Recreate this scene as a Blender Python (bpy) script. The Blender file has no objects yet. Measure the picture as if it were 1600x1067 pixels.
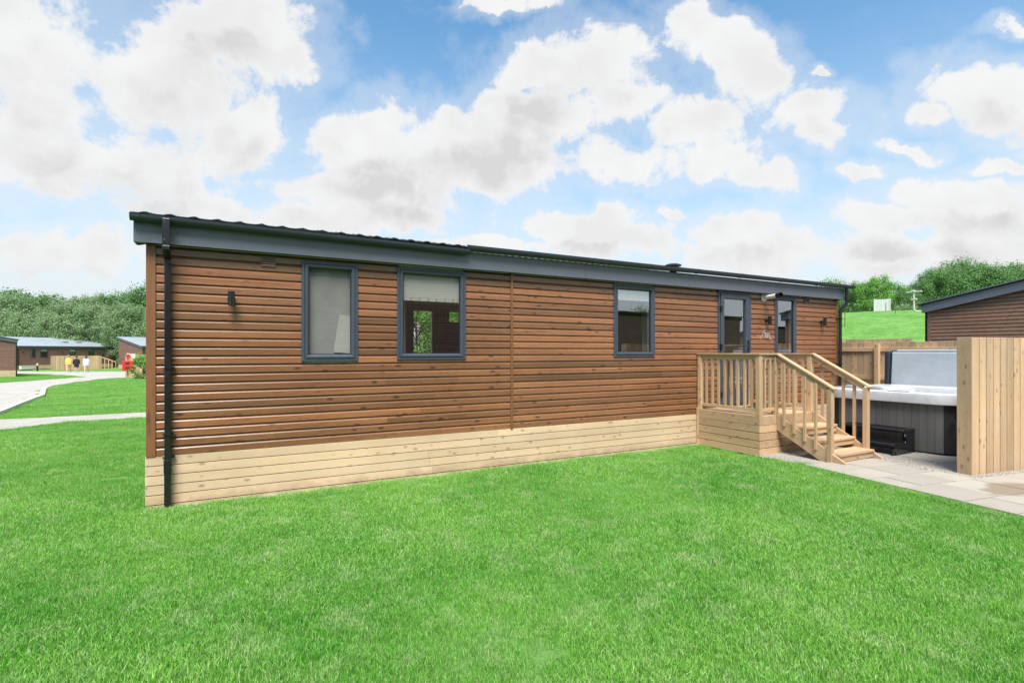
import bpy, math, random
import numpy as np
from mathutils import Vector, Matrix
random.seed(7); rng = np.random.default_rng(7)
SC = bpy.context.scene
COL = SC.collection
R = math.radians

# ------------------------------------------------------------------ camera
CX, CY, CZ, FPX, HOR, YAW = .728, -6.489, 1.6, 820., 550., R(28.387)
cd = bpy.data.cameras.new('camera'); cam = bpy.data.objects.new('camera', cd); COL.objects.link(cam)
cam.location = (CX, CY, CZ); cam.rotation_euler = (R(90), 0, -YAW)
cd.sensor_width = 36; cd.lens = FPX*36/1600; cd.shift_y = (HOR-533.5)/1600
cd.clip_start = .05; cd.clip_end = 2000
SC.camera = cam
SC.view_settings.view_transform = 'Standard'; SC.view_settings.look = 'None'
SC.view_settings.gamma = 1; SC.view_settings.exposure = 1.15
FS, FC = math.sin(YAW), math.cos(YAW)
def W(X, D):                      # metres right / ahead of the viewpoint -> world x, y
    return (CX+FC*X+FS*D, CY-FS*X+FC*D)
def Wp(px, D): return W((px-800)/FPX*D, D)
def depth_of(x, y): return (x-CX)*FS+(y-CY)*FC

# ------------------------------------------------------------------ node helper
class NT:
    def __init__(s, tree): s.t = tree; s.n = tree.nodes; s.l = tree.links
    def node(s, kind, **kw):
        nd = s.n.new(kind)
        for k, v in kw.items(): setattr(nd, k, v)
        return nd
    def put(s, sock, v):
        if v is None: return
        if isinstance(v, bpy.types.NodeSocket): s.l.new(v, sock)
        else: sock.default_value = v
    def math(s, op, a, b=None, c=None, clamp=False):
        nd = s.node('ShaderNodeMath', operation=op); nd.use_clamp = clamp
        s.put(nd.inputs[0], a); s.put(nd.inputs[1], b); s.put(nd.inputs[2], c)
        return nd.outputs[0]
    def vec(s, op, a, b=None, c=None, out=0):
        nd = s.node('ShaderNodeVectorMath', operation=op)
        s.put(nd.inputs[0], a); s.put(nd.inputs[1], b)
        if c is not None: s.put(nd.inputs[2], c)
        return nd.outputs[out]
    def scale(s, a, k):
        nd = s.node('ShaderNodeVectorMath', operation='SCALE'); s.put(nd.inputs[0], a); s.put(nd.inputs['Scale'], k)
        return nd.outputs[0]
    def rng(s, v, a, b, c=0., d=1., smooth=False):
        nd = s.node('ShaderNodeMapRange'); nd.clamp = True
        if smooth: nd.interpolation_type = 'SMOOTHSTEP'
        s.put(nd.inputs['Value'], v)
        for k, q in zip(('From Min', 'From Max', 'To Min', 'To Max'), (a, b, c, d)): s.put(nd.inputs[k], q)
        return nd.outputs['Result']
    def noise(s, v, scale, detail=3., rough=.5, dist=0., out='Fac'):
        nd = s.node('ShaderNodeTexNoise'); s.put(nd.inputs['Vector'], v)
        nd.inputs['Scale'].default_value = scale; nd.inputs['Detail'].default_value = detail
        nd.inputs['Roughness'].default_value = rough; nd.inputs['Distortion'].default_value = dist
        return nd.outputs[out]
    def mix(s, f, a, b, mode='MIX'):
        nd = s.node('ShaderNodeMix', data_type='RGBA', blend_type=mode)
        s.put(nd.inputs[0], f)
        for i, q in ((6, a), (7, b)):
            if not isinstance(q, bpy.types.NodeSocket): q = (*q[:3], 1)
            s.put(nd.inputs[i], q)
        return nd.outputs[2]
    def comb(s, x, y, z):
        nd = s.node('ShaderNodeCombineXYZ')
        for i, q in enumerate((x, y, z)): s.put(nd.inputs[i], q)
        return nd.outputs[0]

# ------------------------------------------------------------------ world: sky and cumulus
SUN_DIR = Vector((-.30, -.60, 1.10)).normalized()
w = bpy.data.worlds.new('World'); SC.world = w; w.use_nodes = True
T = NT(w.node_tree); T.n.clear()
out = T.node('ShaderNodeOutputWorld'); bg = T.node('ShaderNodeBackground'); T.l.new(bg.outputs[0], out.inputs[0])
sky = T.node('ShaderNodeTexSky', sky_type='NISHITA'); sky.sun_disc = False
sky.sun_elevation = math.asin(SUN_DIR.z); sky.sun_rotation = math.atan2(SUN_DIR.x, SUN_DIR.y)
sky.air_density = 1.0; sky.dust_density = .6; sky.ozone_density = 1.6
tc = T.node('ShaderNodeTexCoord'); dirv = tc.outputs['Generated']
dF = T.vec('DOT_PRODUCT', dirv, (FS, FC, 0), out=1); dR = T.vec('DOT_PRODUCT', dirv, (FC, -FS, 0), out=1)
sep = T.node('ShaderNodeSeparateXYZ'); T.l.new(dirv, sep.inputs[0]); dz = sep.outputs[2]
dFc = T.math('MAXIMUM', dF, .08)
ca = T.math('DIVIDE', dR, dFc); cb = T.math('DIVIDE', dz, dFc)
P2 = T.comb(ca, cb, 0.)
# cumulus banks, by bearing and height (gnomonic sky map about a fixed world bearing)
CL = [(40,70,190,110),(255,110,150,110),(350,60,130,75),(120,255,200,65),(60,180,130,60),(395,215,85,75),
 (455,80,45,50),(560,235,110,55),(690,235,150,75),(790,255,95,60),(560,300,190,45),(850,110,85,45),(930,95,90,55),(840,175,110,50),
 (975,150,85,50),(1070,185,75,42),(960,245,70,38),(1115,40,62,36),(1150,75,60,50),(1195,130,72,52),(1265,175,88,45),(1115,245,72,40),
 (1190,280,62,26),(1290,215,52,30),(1520,140,100,44),(1590,170,90,55),(1450,172,48,22),(1410,228,62,14),(1595,50,45,14),(790,12,70,16),(1282,105,20,9),
 (600,345,90,36),(470,350,120,36),(890,352,95,28),(960,385,120,28),(1140,355,90,30),(1190,390,140,38),(1370,345,90,30),(1500,300,130,34),(1560,345,170,50),
 (1350,270,48,16),(1440,400,240,40),(90,390,200,42),(300,330,110,26),(760,390,130,16),(1055,330,26,8),(20,10,60,40),(1570,255,70,12)]
cov = None
wob = T.vec('SUBTRACT', T.noise(P2, 5.5, 7, .62, out='Color'), (.5, .5, .5))
P2w = T.vec('ADD', P2, T.scale(wob, .13))
def bank(PV, lst, grow):
  cov = None
  for (px, py, rx, ry) in lst:
    sx, sy = FPX/(rx*grow), FPX/(ry*grow)
    m = T.vec('MULTIPLY_ADD', PV, (sx, sy, 0), (-(px-800)/FPX*sx, -(HOR-py)/FPX*sy, 0))
    l = T.vec('LENGTH', m, out=1)
    v = T.math('SUBTRACT', 1., l)
    if cov is None: cov = v
    else:
        nd = T.node('ShaderNodeMath', operation='SMOOTH_MAX'); T.l.new(cov, nd.inputs[0]); T.l.new(v, nd.inputs[1]); nd.inputs[2].default_value = .15
        cov = nd.outputs[0]
  return cov
cov = bank(P2w, CL, 1.13)
cov_up = bank(T.vec('ADD', P2w, (-.012, .062, 0)), [q for q in CL if q[2] >= 84], 1.0)
cov = T.math('MAXIMUM', cov, -.7)
# elsewhere in the sky the clouds are left to chance
plane = T.scale(dirv, T.math('DIVIDE', 1., T.math('ADD', T.math('MAXIMUM', dz, 0.), .22)))
gen = T.rng(T.noise(plane, .75, 4, .5), .3, .7, -.9, .9)
front = T.rng(dF, .25, .5)
inview = T.math('MULTIPLY', front, T.rng(T.math('ABSOLUTE', ca), 1.02, 1.25, 1, 0))
inview = T.math('MULTIPLY', inview, T.rng(cb, .72, .95, 1, 0))
cov = T.math('ADD', T.math('MULTIPLY', cov, inview), T.math('MULTIPLY', gen, T.math('SUBTRACT', 1., inview)))
n1 = T.noise(dirv, 7.5, 12, .60, .25); n3 = T.noise(dirv, 24., 6, .65)
dens = T.math('ADD', T.math('MULTIPLY', cov, .85), T.math('MULTIPLY', T.math('SUBTRACT', n1, .48), 2.1))
dens = T.math('ADD', dens, T.math('MULTIPLY', T.math('SUBTRACT', n3, .5), .8))
mask = T.rng(dens, -.03, .37, smooth=True)
wisp = T.math('MULTIPLY', T.rng(dens, -.55, .10, smooth=True), .30)
mask = T.math('MAXIMUM', mask, wisp)
# relief: compare the billows with the same billows a little towards the sun
up = T.vec('ADD', dirv, (SUN_DIR.x*.035-.01, SUN_DIR.y*.035, .045))
n2 = T.noise(up, 5.5, 5, .5); n2b = T.noise(dirv, 5.5, 5, .5)
rel = T.rng(T.math('SUBTRACT', n2b, n2), -.10, .09)
thick = T.rng(dens, .10, 1.15)
under = T.rng(T.math('ADD', cov_up, T.math('MULTIPLY', T.math('SUBTRACT', n1, .5), 1.2)), -.05, .62, smooth=True)
under = T.math('ADD', T.math('MULTIPLY', under, inview), T.math('MULTIPLY', .4, T.math('SUBTRACT', 1., inview)))
shade = T.math('MULTIPLY', thick, T.math('MULTIPLY', under, T.math('SUBTRACT', 1.75, T.math('MULTIPLY', rel, 1.2))), clamp=True)
shade = T.math('MAXIMUM', shade, T.math('MULTIPLY', T.math('SUBTRACT', 1., rel), T.rng(dens, .1, .6, 0, .38)))
CB = 4.25
ccol = T.mix(shade, (CB*.975, CB*.98, CB*.985), (CB*.75, CB*.745, CB*.755))
blue = T.mix(1., sky.outputs[0], (.72, 1.03, 1.06), 'MULTIPLY')
hz = T.rng(dz, .0, .56, 1, 0, smooth=True)
blue = T.mix(T.math('MULTIPLY', hz, .90), blue, (CB*.80, CB*.88, CB*.93))
lowf = T.rng(dz, .02, .16, .75, 0, smooth=True)
col = T.mix(mask, blue, ccol)
col = T.mix(lowf, col, (CB*.90, CB*.91, CB*.92))
T.l.new(col, bg.inputs['Color']); bg.inputs['Strength'].default_value = .1
w.cycles.sampling_method = 'MANUAL'; w.cycles.sample_map_resolution = 512

# ------------------------------------------------------------------ sun
sd = bpy.data.lights.new('sun', 'SUN'); sd.energy = 3.0; sd.angle = R(28); sd.color = (1, .95, .87)
so = bpy.data.objects.new('sun', sd); COL.objects.link(so)
so.rotation_euler = SUN_DIR.to_track_quat('Z', 'Y').to_euler()

# ------------------------------------------------------------------ materials
MATS = {}
def newmat(name):
    m = bpy.data.materials.new(name); m.use_nodes = True; t = NT(m.node_tree)
    return m, t, t.n['Principled BSDF']
def bump(t, p, h, strength=.3, dist=.01):
    b = t.node('ShaderNodeBump'); b.inputs['Strength'].default_value = strength; b.inputs['Distance'].default_value = dist
    t.put(b.inputs['Height'], h); t.l.new(b.outputs[0], p.inputs['Normal'])
def attr(t, name, out='Fac'):
    a = t.node('ShaderNodeAttribute'); a.attribute_name = name; return a.outputs[out]
def plain(name, c, rough=.5, metal=0., var=.12, scale=6., bumpy=0., spec=.5):
    if name in MATS: return MATS[name]
    m, t, p = newmat(name); tc = t.node('ShaderNodeTexCoord').outputs['Object']
    n = t.noise(tc, scale, 5, .6)
    f = t.rng(n, .3, .7, 1-var, 1+var)
    mu = t.vec('SCALE', (*c,), None); mu = t.scale((*c,), f)
    t.l.new(mu, p.inputs['Base Color']); p.inputs['Metallic'].default_value = metal
    t.put(p.inputs['Roughness'], t.rng(t.noise(tc, scale*3, 3), .3, .7, rough*.85, min(1, rough*1.15)))
    p.inputs['Specular IOR Level'].default_value = spec
    if bumpy: bump(t, p, t.noise(tc, scale*12, 4), bumpy)
    MATS[name] = m; return m
def wood(name, ca_, cb_, knot, axis='x', rough=.55, spec=.4, var=.22, kd=1.0, greywash=0., gr=.5):
    key = name+'_'+axis
    if key in MATS: return MATS[key]
    m, t, p = newmat(key); tc = t.node('ShaderNodeTexCoord').outputs['Object']
    tone = attr(t, 'tone')
    off = t.comb(t.math('MULTIPLY', tone, 37.), t.math('MULTIPLY', tone, 53.), t.math('MULTIPLY', tone, 71.))
    pv = t.vec('ADD', tc, off)
    ai = 'xyz'.index(axis)
    def st(al, ac):
        v = [ac]*3; v[ai] = al; return t.vec('MULTIPLY', pv, tuple(v))
    # grain lines bend round the knots
    vk = t.node('ShaderNodeTexVoronoi'); vk.feature = 'F1'; t.l.new(st(2.2*kd, 11.), vk.inputs['Vector']); vk.inputs['Scale'].default_value = 1.; vk.inputs['Randomness'].default_value = 1.
    kdist = vk.outputs['Distance']
    big = t.noise(st(.5, 7.), 1., 3, .5)
    grain = t.noise(t.vec('ADD', st(1.6, 75.), t.scale(t.comb(kdist, kdist, kdist), 2.5)), 1., 4, .65, .6)
    col = t.mix(t.rng(big, .3, .7), ca_, cb_)
    col = t.mix(t.math('MULTIPLY', t.rng(grain, .45, .72), gr), col, knot)
    kn = t.rng(kdist, .09, .24, 1, 0, smooth=True)
    kn = t.math('MULTIPLY', kn, t.rng(t.noise(st(.9, 4.), 1., 1), .38, .50))
    col = t.mix(t.math('MULTIPLY', kn, .78), col, knot)
    col = t.mix(1., col, t.mix(t.rng(t.noise(tc, .8, 4, .6), .3, .7), (.88,.88,.88), (1.1,1.1,1.1)), 'MULTIPLY')
    if name == 'pale_skirting_pine':
        sp3 = t.node('ShaderNodeSeparateXYZ'); t.l.new(tc, sp3.inputs[0])
        dirt = t.rng(t.math('ADD', sp3.outputs[2], t.math('MULTIPLY', t.noise(tc, 5., 5, .65), .22)), .10, .22, .65, 0)
        col = t.mix(dirt, col, (.22,.16,.10))
    f = t.rng(tone, 0, 1, 1-var, 1+var)
    tint = t.comb(f, t.math('ADD', t.math('MULTIPLY', f, .8), .2), t.math('ADD', t.math('MULTIPLY', f, .65), .35))
    col = t.mix(1., col, tint, 'MULTIPLY')
    if greywash:
        g = t.math('MULTIPLY', t.rng(t.noise(tc, 1.7, 4, .6), .45, .75), greywash)
        col = t.mix(g, col, (.33, .30, .26))
    t.l.new(col, p.inputs['Base Color'])
    t.put(p.inputs['Roughness'], t.rng(grain, .3, .7, rough*.85, rough*1.2)); p.inputs['Specular IOR Level'].default_value = spec
    bump(t, p, grain, .25, .002)
    MATS[key] = m; return m
def brown(ax='x'): return wood('stained_cladding', (.290,.130,.062), (.200,.086,.040), (.038,.017,.011), ax, .31, .6, .36, 1.9)
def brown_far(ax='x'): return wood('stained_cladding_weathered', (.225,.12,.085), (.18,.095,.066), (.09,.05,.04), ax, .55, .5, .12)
def cream(ax='x'): return wood('pale_skirting_pine', (.68,.51,.345), (.60,.43,.275), (.34,.20,.12), ax, .62, .3, .10, 2.6, 0, .2)
def deckw(ax='x'): return wood('treated_pine', (.60,.41,.25), (.48,.315,.18), (.24,.13,.07), ax, .62, .3, .16, 2.4, .12, .3)
def fencew(ax='z'): return wood('fence_pine', (.58,.41,.25), (.44,.295,.17), (.22,.12,.07), ax, .65, .3, .22, 2.4, .25, .35)
slate = plain('slate_grey_aluminium', (.105,.118,.150), .5, 0, .06, 2.)
slate_d = plain('slate_grey_gutter', (.046,.052,.068), .45, 0, .1, 3., 0, .3)
blackp = plain('black_pipe_plastic', (.012,.013,.015), .28, 0, .3, 4.)
anthra = plain('anthracite_frame', (.050,.062,.088), .42, 0, .05, 3.)
gasket = plain('black_gasket', (.01,.01,.012), .5)
whitep = plain('white_plastic', (.62,.61,.58), .35)
roofm = plain('grey_roof_sheet', (.10,.115,.135), .5, 0, .15, 2.)
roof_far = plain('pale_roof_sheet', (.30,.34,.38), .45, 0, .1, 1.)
liner = plain('interior_lining', (.55,.52,.47), .7)
steel = plain('steel_screw', (.6,.6,.6), .25, 1.)
def glassmat():
    m = bpy.data.materials.new('window_glass'); m.use_nodes = True; t = NT(m.node_tree); t.n.clear()
    o = t.node('ShaderNodeOutputMaterial'); mx = t.node('ShaderNodeMixShader'); g = t.node('ShaderNodeBsdfGlossy'); tr = t.node('ShaderNodeBsdfTransparent')
    g.inputs['Roughness'].default_value = .0; tr.inputs['Color'].default_value = (.85,.85,.85,1); g.inputs['Color'].default_value = (.93,.96,1,1)
    fr = t.node('ShaderNodeLayerWeight'); fr.inputs['Blend'].default_value = .5
    f = t.math('ADD', t.math('MULTIPLY', t.math('POWER', fr.outputs['Facing'], 4.), .6), .34, clamp=True)
    t.l.new(f, mx.inputs[0]); t.l.new(tr.outputs[0], mx.inputs[1]); t.l.new(g.outputs[0], mx.inputs[2]); t.l.new(mx.outputs[0], o.inputs[0])
    nz = t.node('ShaderNodeTexCoord').outputs['Object']; b = t.node('ShaderNodeBump'); b.inputs['Strength'].default_value = .03; b.inputs['Distance'].default_value = .02
    t.put(b.inputs['Height'], t.noise(nz, 1.6, 1)); t.l.new(b.outputs[0], g.inputs['Normal'])
    return m
glass = glassmat()

# ------------------------------------------------------------------ mesh builder
def root_of(o):
    while o.parent: o = o.parent
    return o
class MB:
    def __init__(s): s.v = []; s.f = []; s.t = []; s.cuts = []
    def cut(s): s.cuts.append((len(s.v), len(s.f))); return s
    def build_each(s, name, mat, parent, **kw):
        a = (0, 0); res = []
        for c in s.cuts:
            if c == a: continue
            q = MB(); q.v = s.v[a[0]:c[0]]; q.f = [tuple(i-a[0] for i in f) for f in s.f[a[1]:c[1]]]; q.t = s.t[a[1]:c[1]]; res.append(q.build(name, mat, parent, **kw)); a = c
        return res
    def add(s, vs, fs, tone=None):
        b = len(s.v); s.v += [tuple(q) for q in vs]
        if tone is None: tone = random.random()
        for f in fs: s.f.append(tuple(i+b for i in f)); s.t.append(tone)
        return s
    def box(s, x0, x1, y0, y1, z0, z1, tone=None):
        x0, x1 = sorted((x0, x1)); y0, y1 = sorted((y0, y1)); z0, z1 = sorted((z0, z1))
        v = [(x, y, z) for z in (z0, z1) for (x, y) in ((x0,y0),(x1,y0),(x1,y1),(x0,y1))]
        return s.add(v, [(3,2,1,0),(4,5,6,7),(0,1,5,4),(1,2,6,5),(2,3,7,6),(3,0,4,7)], tone)
    def bar(s, a, b, wd, ht, upv=(0,0,1), tone=None):
        a, b = Vector(a), Vector(b); d = (b-a).normalized(); sd_ = d.cross(Vector(upv)).normalized(); u = sd_.cross(d).normalized()
        v = []
        for p in (a, b):
            for (i, j) in ((-1,-1),(1,-1),(1,1),(-1,1)): v.append(p+sd_*i*wd/2+u*j*ht/2)
        return s.add(v, [(0,1,2,3),(7,6,5,4),(0,4,5,1),(1,5,6,2),(2,6,7,3),(3,7,4,0)], tone)
    def prism(s, poly, axis, a, b, tone=None):       # polygon in the two other axes, extruded along axis
        n = len(poly); v = []
        for c in (a, b):
            for (p, q) in poly:
                v.append({'x': (c, p, q), 'y': (p, c, q), 'z': (p, q, c)}[axis])
        ar = sum(poly[i][0]*poly[(i+1)%n][1]-poly[(i+1)%n][0]*poly[i][1] for i in range(n))
        flip = (ar > 0) == ((b > a) if axis != 'y' else (b < a))
        fs = [tuple(range(n))[::-1], tuple(range(n, 2*n))]+[(i, (i+1)%n, n+(i+1)%n, n+i) for i in range(n)]
        if not flip: fs = [f[::-1] for f in fs]
        return s.add(v, fs, tone)
    def tube(s, pts, r, n=10, cap=True, tone=None):
        pts = [Vector(p) for p in pts]; rs = r if isinstance(r, (list, tuple)) else [r]*len(pts)
        v = []; pu = None
        for i, p in enumerate(pts):
            d = (pts[min(i+1, len(pts)-1)]-pts[max(i-1, 0)]).normalized()
            if pu is None: pu = Vector((0,0,1)) if abs(d.z) < .9 else Vector((1,0,0))
            x = d.cross(pu).normalized(); y = x.cross(d).normalized(); pu = y
            for k in range(n):
                a = 2*math.pi*k/n; v.append(p+(x*math.cos(a)+y*math.sin(a))*rs[i])
        fs = [(i*n+k, i*n+(k+1)%n, (i+1)*n+(k+1)%n, (i+1)*n+k) for i in range(len(pts)-1) for k in range(n)]
        if cap: fs += [tuple(range(n))[::-1], tuple(range((len(pts)-1)*n, len(pts)*n))]
        return s.add(v, fs, tone)
    def ball(s, c, r, n=10, sq=(1,1,1)):
        v = []; m = n//2
        for i in range(m+1):
            th = math.pi*i/m
            for k in range(n):
                a = 2*math.pi*k/n; v.append((c[0]+r*sq[0]*math.sin(th)*math.cos(a), c[1]+r*sq[1]*math.sin(th)*math.sin(a), c[2]+r*sq[2]*math.cos(th)))
        return s.add(v, [(i*n+k, (i+1)*n+k, (i+1)*n+(k+1)%n, i*n+(k+1)%n) for i in range(m) for k in range(n)])
    def build(s, name, mat, parent=None, bevel=0, smooth=False, local=False):
        me = bpy.data.meshes.new(name)
        v = np.array(s.v, dtype=float)
        if parent is not None and not local: v = v-np.array(root_of(parent).location)
        me.from_pydata(v.tolist(), [], s.f); me.materials.append(mat)
        a = me.attributes.new('tone', 'FLOAT', 'FACE'); a.data.foreach_set('value', s.t)
        if smooth: me.polygons.foreach_set('use_smooth', [True]*len(me.polygons))
        me.update()
        o = bpy.data.objects.new(name, me); COL.objects.link(o)
        if parent is not None: o.parent = parent
        if bevel:
            b = o.modifiers.new('bevel', 'BEVEL'); b.width = bevel; b.segments = 2; b.limit_method = 'ANGLE'; b.angle_limit = R(50)
        if smooth:
            try: me.set_sharp_from_angle(angle=R(40))
            except Exception: pass
        return o
def tag(o, label=None, cat=None, group=None, kind=None):
    if label: o['label'] = label
    if cat: o['category'] = cat
    if group: o['group'] = group
    if kind: o['kind'] = kind
    return o
def thing(name, loc, label, cat, group=None, rz=0):
    o = bpy.data.objects.new(name, None); COL.objects.link(o); o.empty_display_size = .2
    o.location = loc; o.rotation_euler = (0, 0, rz)
    bpy.context.view_layer.update()
    return tag(o, label, cat, group)
def copy_tree(o, parent=None):
    c = o.copy(); COL.objects.link(c); c.parent = parent
    for ch in list(o.children): copy_tree(ch, c)
    return c

# ------------------------------------------------------------------ terrain height
E1 = (.896, .444)
def sst(a, b, v):
    u = min(1, max(0, (v-a)/(b-a))); return u*u*(3-2*u)
def ground_z(x, y):
    D = depth_of(x, y)
    h = -.0102*max(0, D-6)
    if x > 0: h *= 1-sst(0, 3, x)
    s_ = x*E1[0]+y*E1[1]; w_ = -x*E1[1]+y*E1[0]
    hill = (sst(24, 50, s_)*4.9+max(0, s_-50)*.02)*(1-sst(4, 40, w_)*.75)*(1-sst(10, 50, -w_)*.4)
    return h+hill

# ---- ground sheet
def gm():
    m, t, p = newmat('lawn_ground'); g = t.node('ShaderNodeNewGeometry').outputs['Position']
    a = t.noise(g, .7, 5, .6); b = t.noise(g, 6., 4, .6); c = t.noise(g, 60., 4, .7)
    col = t.mix(t.rng(a, .35, .65), (.085,.25,.04), (.165,.34,.08))
    col = t.mix(t.rng(b, .4, .8, 0, .5), col, (.27,.37,.15))
    col = t.mix(t.rng(t.noise(g, 2.2, 5, .7), .48, .68, 0, .65), col, (.055,.17,.03)); col = t.mix(t.rng(c, .45, .75, 0, .6), col, (.04,.16,.02))
    t.l.new(col, p.inputs['Base Color']); p.inputs['Roughness'].default_value = .9; p.inputs['Specular IOR Level'].default_value = .1
    bump(t, p, t.math('ADD', c, t.math('MULTIPLY', b, 2.)), .8, .03)
    return m
lawn_ground_m = gm()
def sheet():
    k = np.linspace(-1, 1, 181); ax = np.sign(k)*(np.sinh(np.abs(k)*5.2)/math.sinh(5.2))*900
    vs = [(x+2, y+2, 0) for y in ax for x in ax]
    vs = [(x, y, ground_z(x, y)-.012) for x, y, _ in vs]
    n = len(ax); fs = [(j*n+i, j*n+i+1, (j+1)*n+i+1, (j+1)*n+i) for j in range(n-1) for i in range(n-1)]
    mb = MB(); mb.v = vs; mb.f = fs; mb.t = [0]*len(fs)
    o = mb.build('ground', lawn_ground_m, smooth=True); tag(o, kind='structure'); return o
sheet()
def gp(px, py, lift=0):          # image-ish bearing of a ground point on the falling left lawn
    D = 1262./(py-HOR-8.36); x, y = Wp(px, D); return x, y
def drape(name, pts, mat, lift, kind='structure', thick=0):
    import bmesh
    bm = bmesh.new(); vs = [bm.verts.new((x, y, 0)) for x, y in pts]; bm.faces.new(vs)
    bmesh.ops.triangulate(bm, faces=bm.faces[:])
    for _ in range(4):
        ed = [e for e in bm.edges if e.calc_length() > 2.]
        if ed: bmesh.ops.subdivide_edges(bm, edges=ed, cuts=1); bmesh.ops.triangulate(bm, faces=bm.faces[:])
    for v in bm.verts: v.co.z = ground_z(v.co.x, v.co.y)+lift
    bmesh.ops.recalc_face_normals(bm, faces=bm.faces[:])
    if bm.faces and sum(f.normal.z for f in bm.faces) < 0: bmesh.ops.reverse_faces(bm, faces=bm.faces[:])
    me = bpy.data.meshes.new(name); bm.to_mesh(me); bm.free(); me.materials.append(mat)
    o = bpy.data.objects.new(name, me); COL.objects.link(o); tag(o, kind=kind); return o
def gravelmat(name, c, s=1.):
    m, t, p = newmat(name); g = t.node('ShaderNodeNewGeometry').outputs['Position']
    v = t.node('ShaderNodeTexVoronoi'); t.l.new(g, v.inputs['Vector']); v.inputs['Scale'].default_value = 60*s
    f = t.rng(t.vec('LENGTH', v.outputs['Color'], out=1), .3, 1.4, .65, 1.25)
    f2 = t.rng(t.noise(g, 1.2, 5, .6), .3, .7, .86, 1.1)
    t.l.new(t.scale(c, t.math('MULTIPLY', f, f2)), p.inputs['Base Color']); p.inputs['Roughness'].default_value = .9
    bump(t, p, v.outputs['Distance'], .8, .01); return m
road_m = gravelmat('pale_road_gravel', (.40,.38,.35), .5)
path_m = gravelmat('pale_path_concrete', (.40,.37,.335), 1.)
drape('road', [gp(*q) for q in [(-190,598.5),(0,598.5),(60,594.3),(131,589),(100,586.3),(60,584.5),(22,583.8),(-190,583.8),(-190,580.3),(22,580.3),(200,580.6),(330,581),(330,590),(196,590),(183,590.5),(127,596),(82,602.5),(71,607.5),(66,619),(32,632),(0,645.5),(-120,690),(-400,760)]], road_m, .006)
drape('path', [gp(*q) for q in [(-330,662),(0,655.5),(120,650),(240,643.5),(330,640),(330,648.5),(240,651.5),(120,659.5),(0,673),(-330,712)]], path_m, .006)

# ------------------------------------------------------------------ cladding
PITCH = .0943
PROF = [(0,.010),(0,-.001),(.003,-.006),(.064,-.0045),(.074,.0030),(.083,.0110),(.088,.0145),(PITCH,.0150)]  # (height, depth)
def clad(mb, p0, d, nrm, length, z0, rows, holes=(), span=None, joints=True):
    """rows of rounded boards; d = direction along the wall, nrm = outward"""
    for r in range(rows):
        zb = z0+r*PITCH; zc = zb+PITCH*.5
        a0, a1 = (0, length) if span is None else span(zc)
        if a1-a0 < .05: continue
        segs = [(a0, a1)]
        for (h0, h1, hz0, hz1) in holes:
            if hz0 < zc < hz1:
                ns = []
                for (s0, s1) in segs:
                    if h0 > s0: ns.append((s0, min(s1, h0)))
                    if h1 < s1: ns.append((max(s0, h1), s1))
                segs = [q for q in ns if q[1]-q[0] > .01]
        if joints:
            ns = []
            for (s0, s1) in segs:
                cut = random.uniform(2.2, 5.); x = s0
                while s1-x > cut+.8:
                    ns.append((x, x+cut-.0012)); x += cut; cut = random.uniform(3.2, 5.)
                ns.append((x, s1))
            segs = ns
        base = random.random()*.7+.15
        for (s0, s1) in segs:
            v = []
            for s_ in (s0, s1):
                for (h, dp) in PROF: v.append((p0[0]+d[0]*s_-nrm[0]*dp, p0[1]+d[1]*s_-nrm[1]*dp, zb+h))
            n = len(PROF); fs = []
            cr = d[0]*nrm[1]-d[1]*nrm[0]
            for i in range(n-1):
                f = (i, n+i, n+i+1, i+1); fs.append(f if cr < 0 else f[::-1])
            mb.add(v, fs, min(1, max(0, base+random.uniform(-.2, .2))))

def ring(mb, x0, x1, z0, z1, wd, y0, y1):
    mb.box(x0, x1, y0, y1, z0, z0+wd); mb.box(x0, x1, y0, y1, z1-wd, z1)
    mb.box(x0, x0+wd, y0, y1, z0+wd, z1-wd); mb.box(x1-wd, x1, y0, y1, z0+wd, z1-wd)
def mitre(mb, x0, x1, z0, z1, prof):        # profile (inset, y) swept round a rectangle
    n = len(prof); v = []
    for (cx_, cz_) in ((0,0),(1,0),(1,1),(0,1)):
        for (i, y) in prof:
            v.append(((x1-i) if cx_ else (x0+i), y, (z1-i) if cz_ else (z0+i)))
    fs = []
    for k in range(4):
        a, b = k*n, ((k+1)%4)*n
        for i in range(n-1): fs.append((a+i, b+i, b+i+1, a+i+1))
    mb.add(v, fs, .5)

def window(parent, x0, x1, z0, z1, name='window'):
    m = MB(); mitre(m, x0, x1, z0, z1, [(0,.03),(0,-.018),(.004,-.022),(.030,-.022),(.034,-.018),(.034,-.008)])
    wn = m.build(name, anthra, parent)
    m = MB(); mitre(m, x0, x1, z0, z1, [(.034,.0),(.035,-.020),(.040,-.030),(.062,-.030),(.070,-.026),(.084,.004),(.084,.03)]); m.build('sash', anthra, wn)
    m = MB(); mitre(m, x0, x1, z0, z1, [(.084,.000),(.084,-.003),(.088,-.003),(.088,.012)]); m.build('gasket', gasket, wn)
    m = MB(); m.add([(x0+.087,.010,z0+.087),(x1-.087,.010,z0+.087),(x1-.087,.010,z1-.087),(x0+.087,.010,z1-.087)], [(0,1,2,3)])
    m.build('pane', glass, wn)
    return wn

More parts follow.
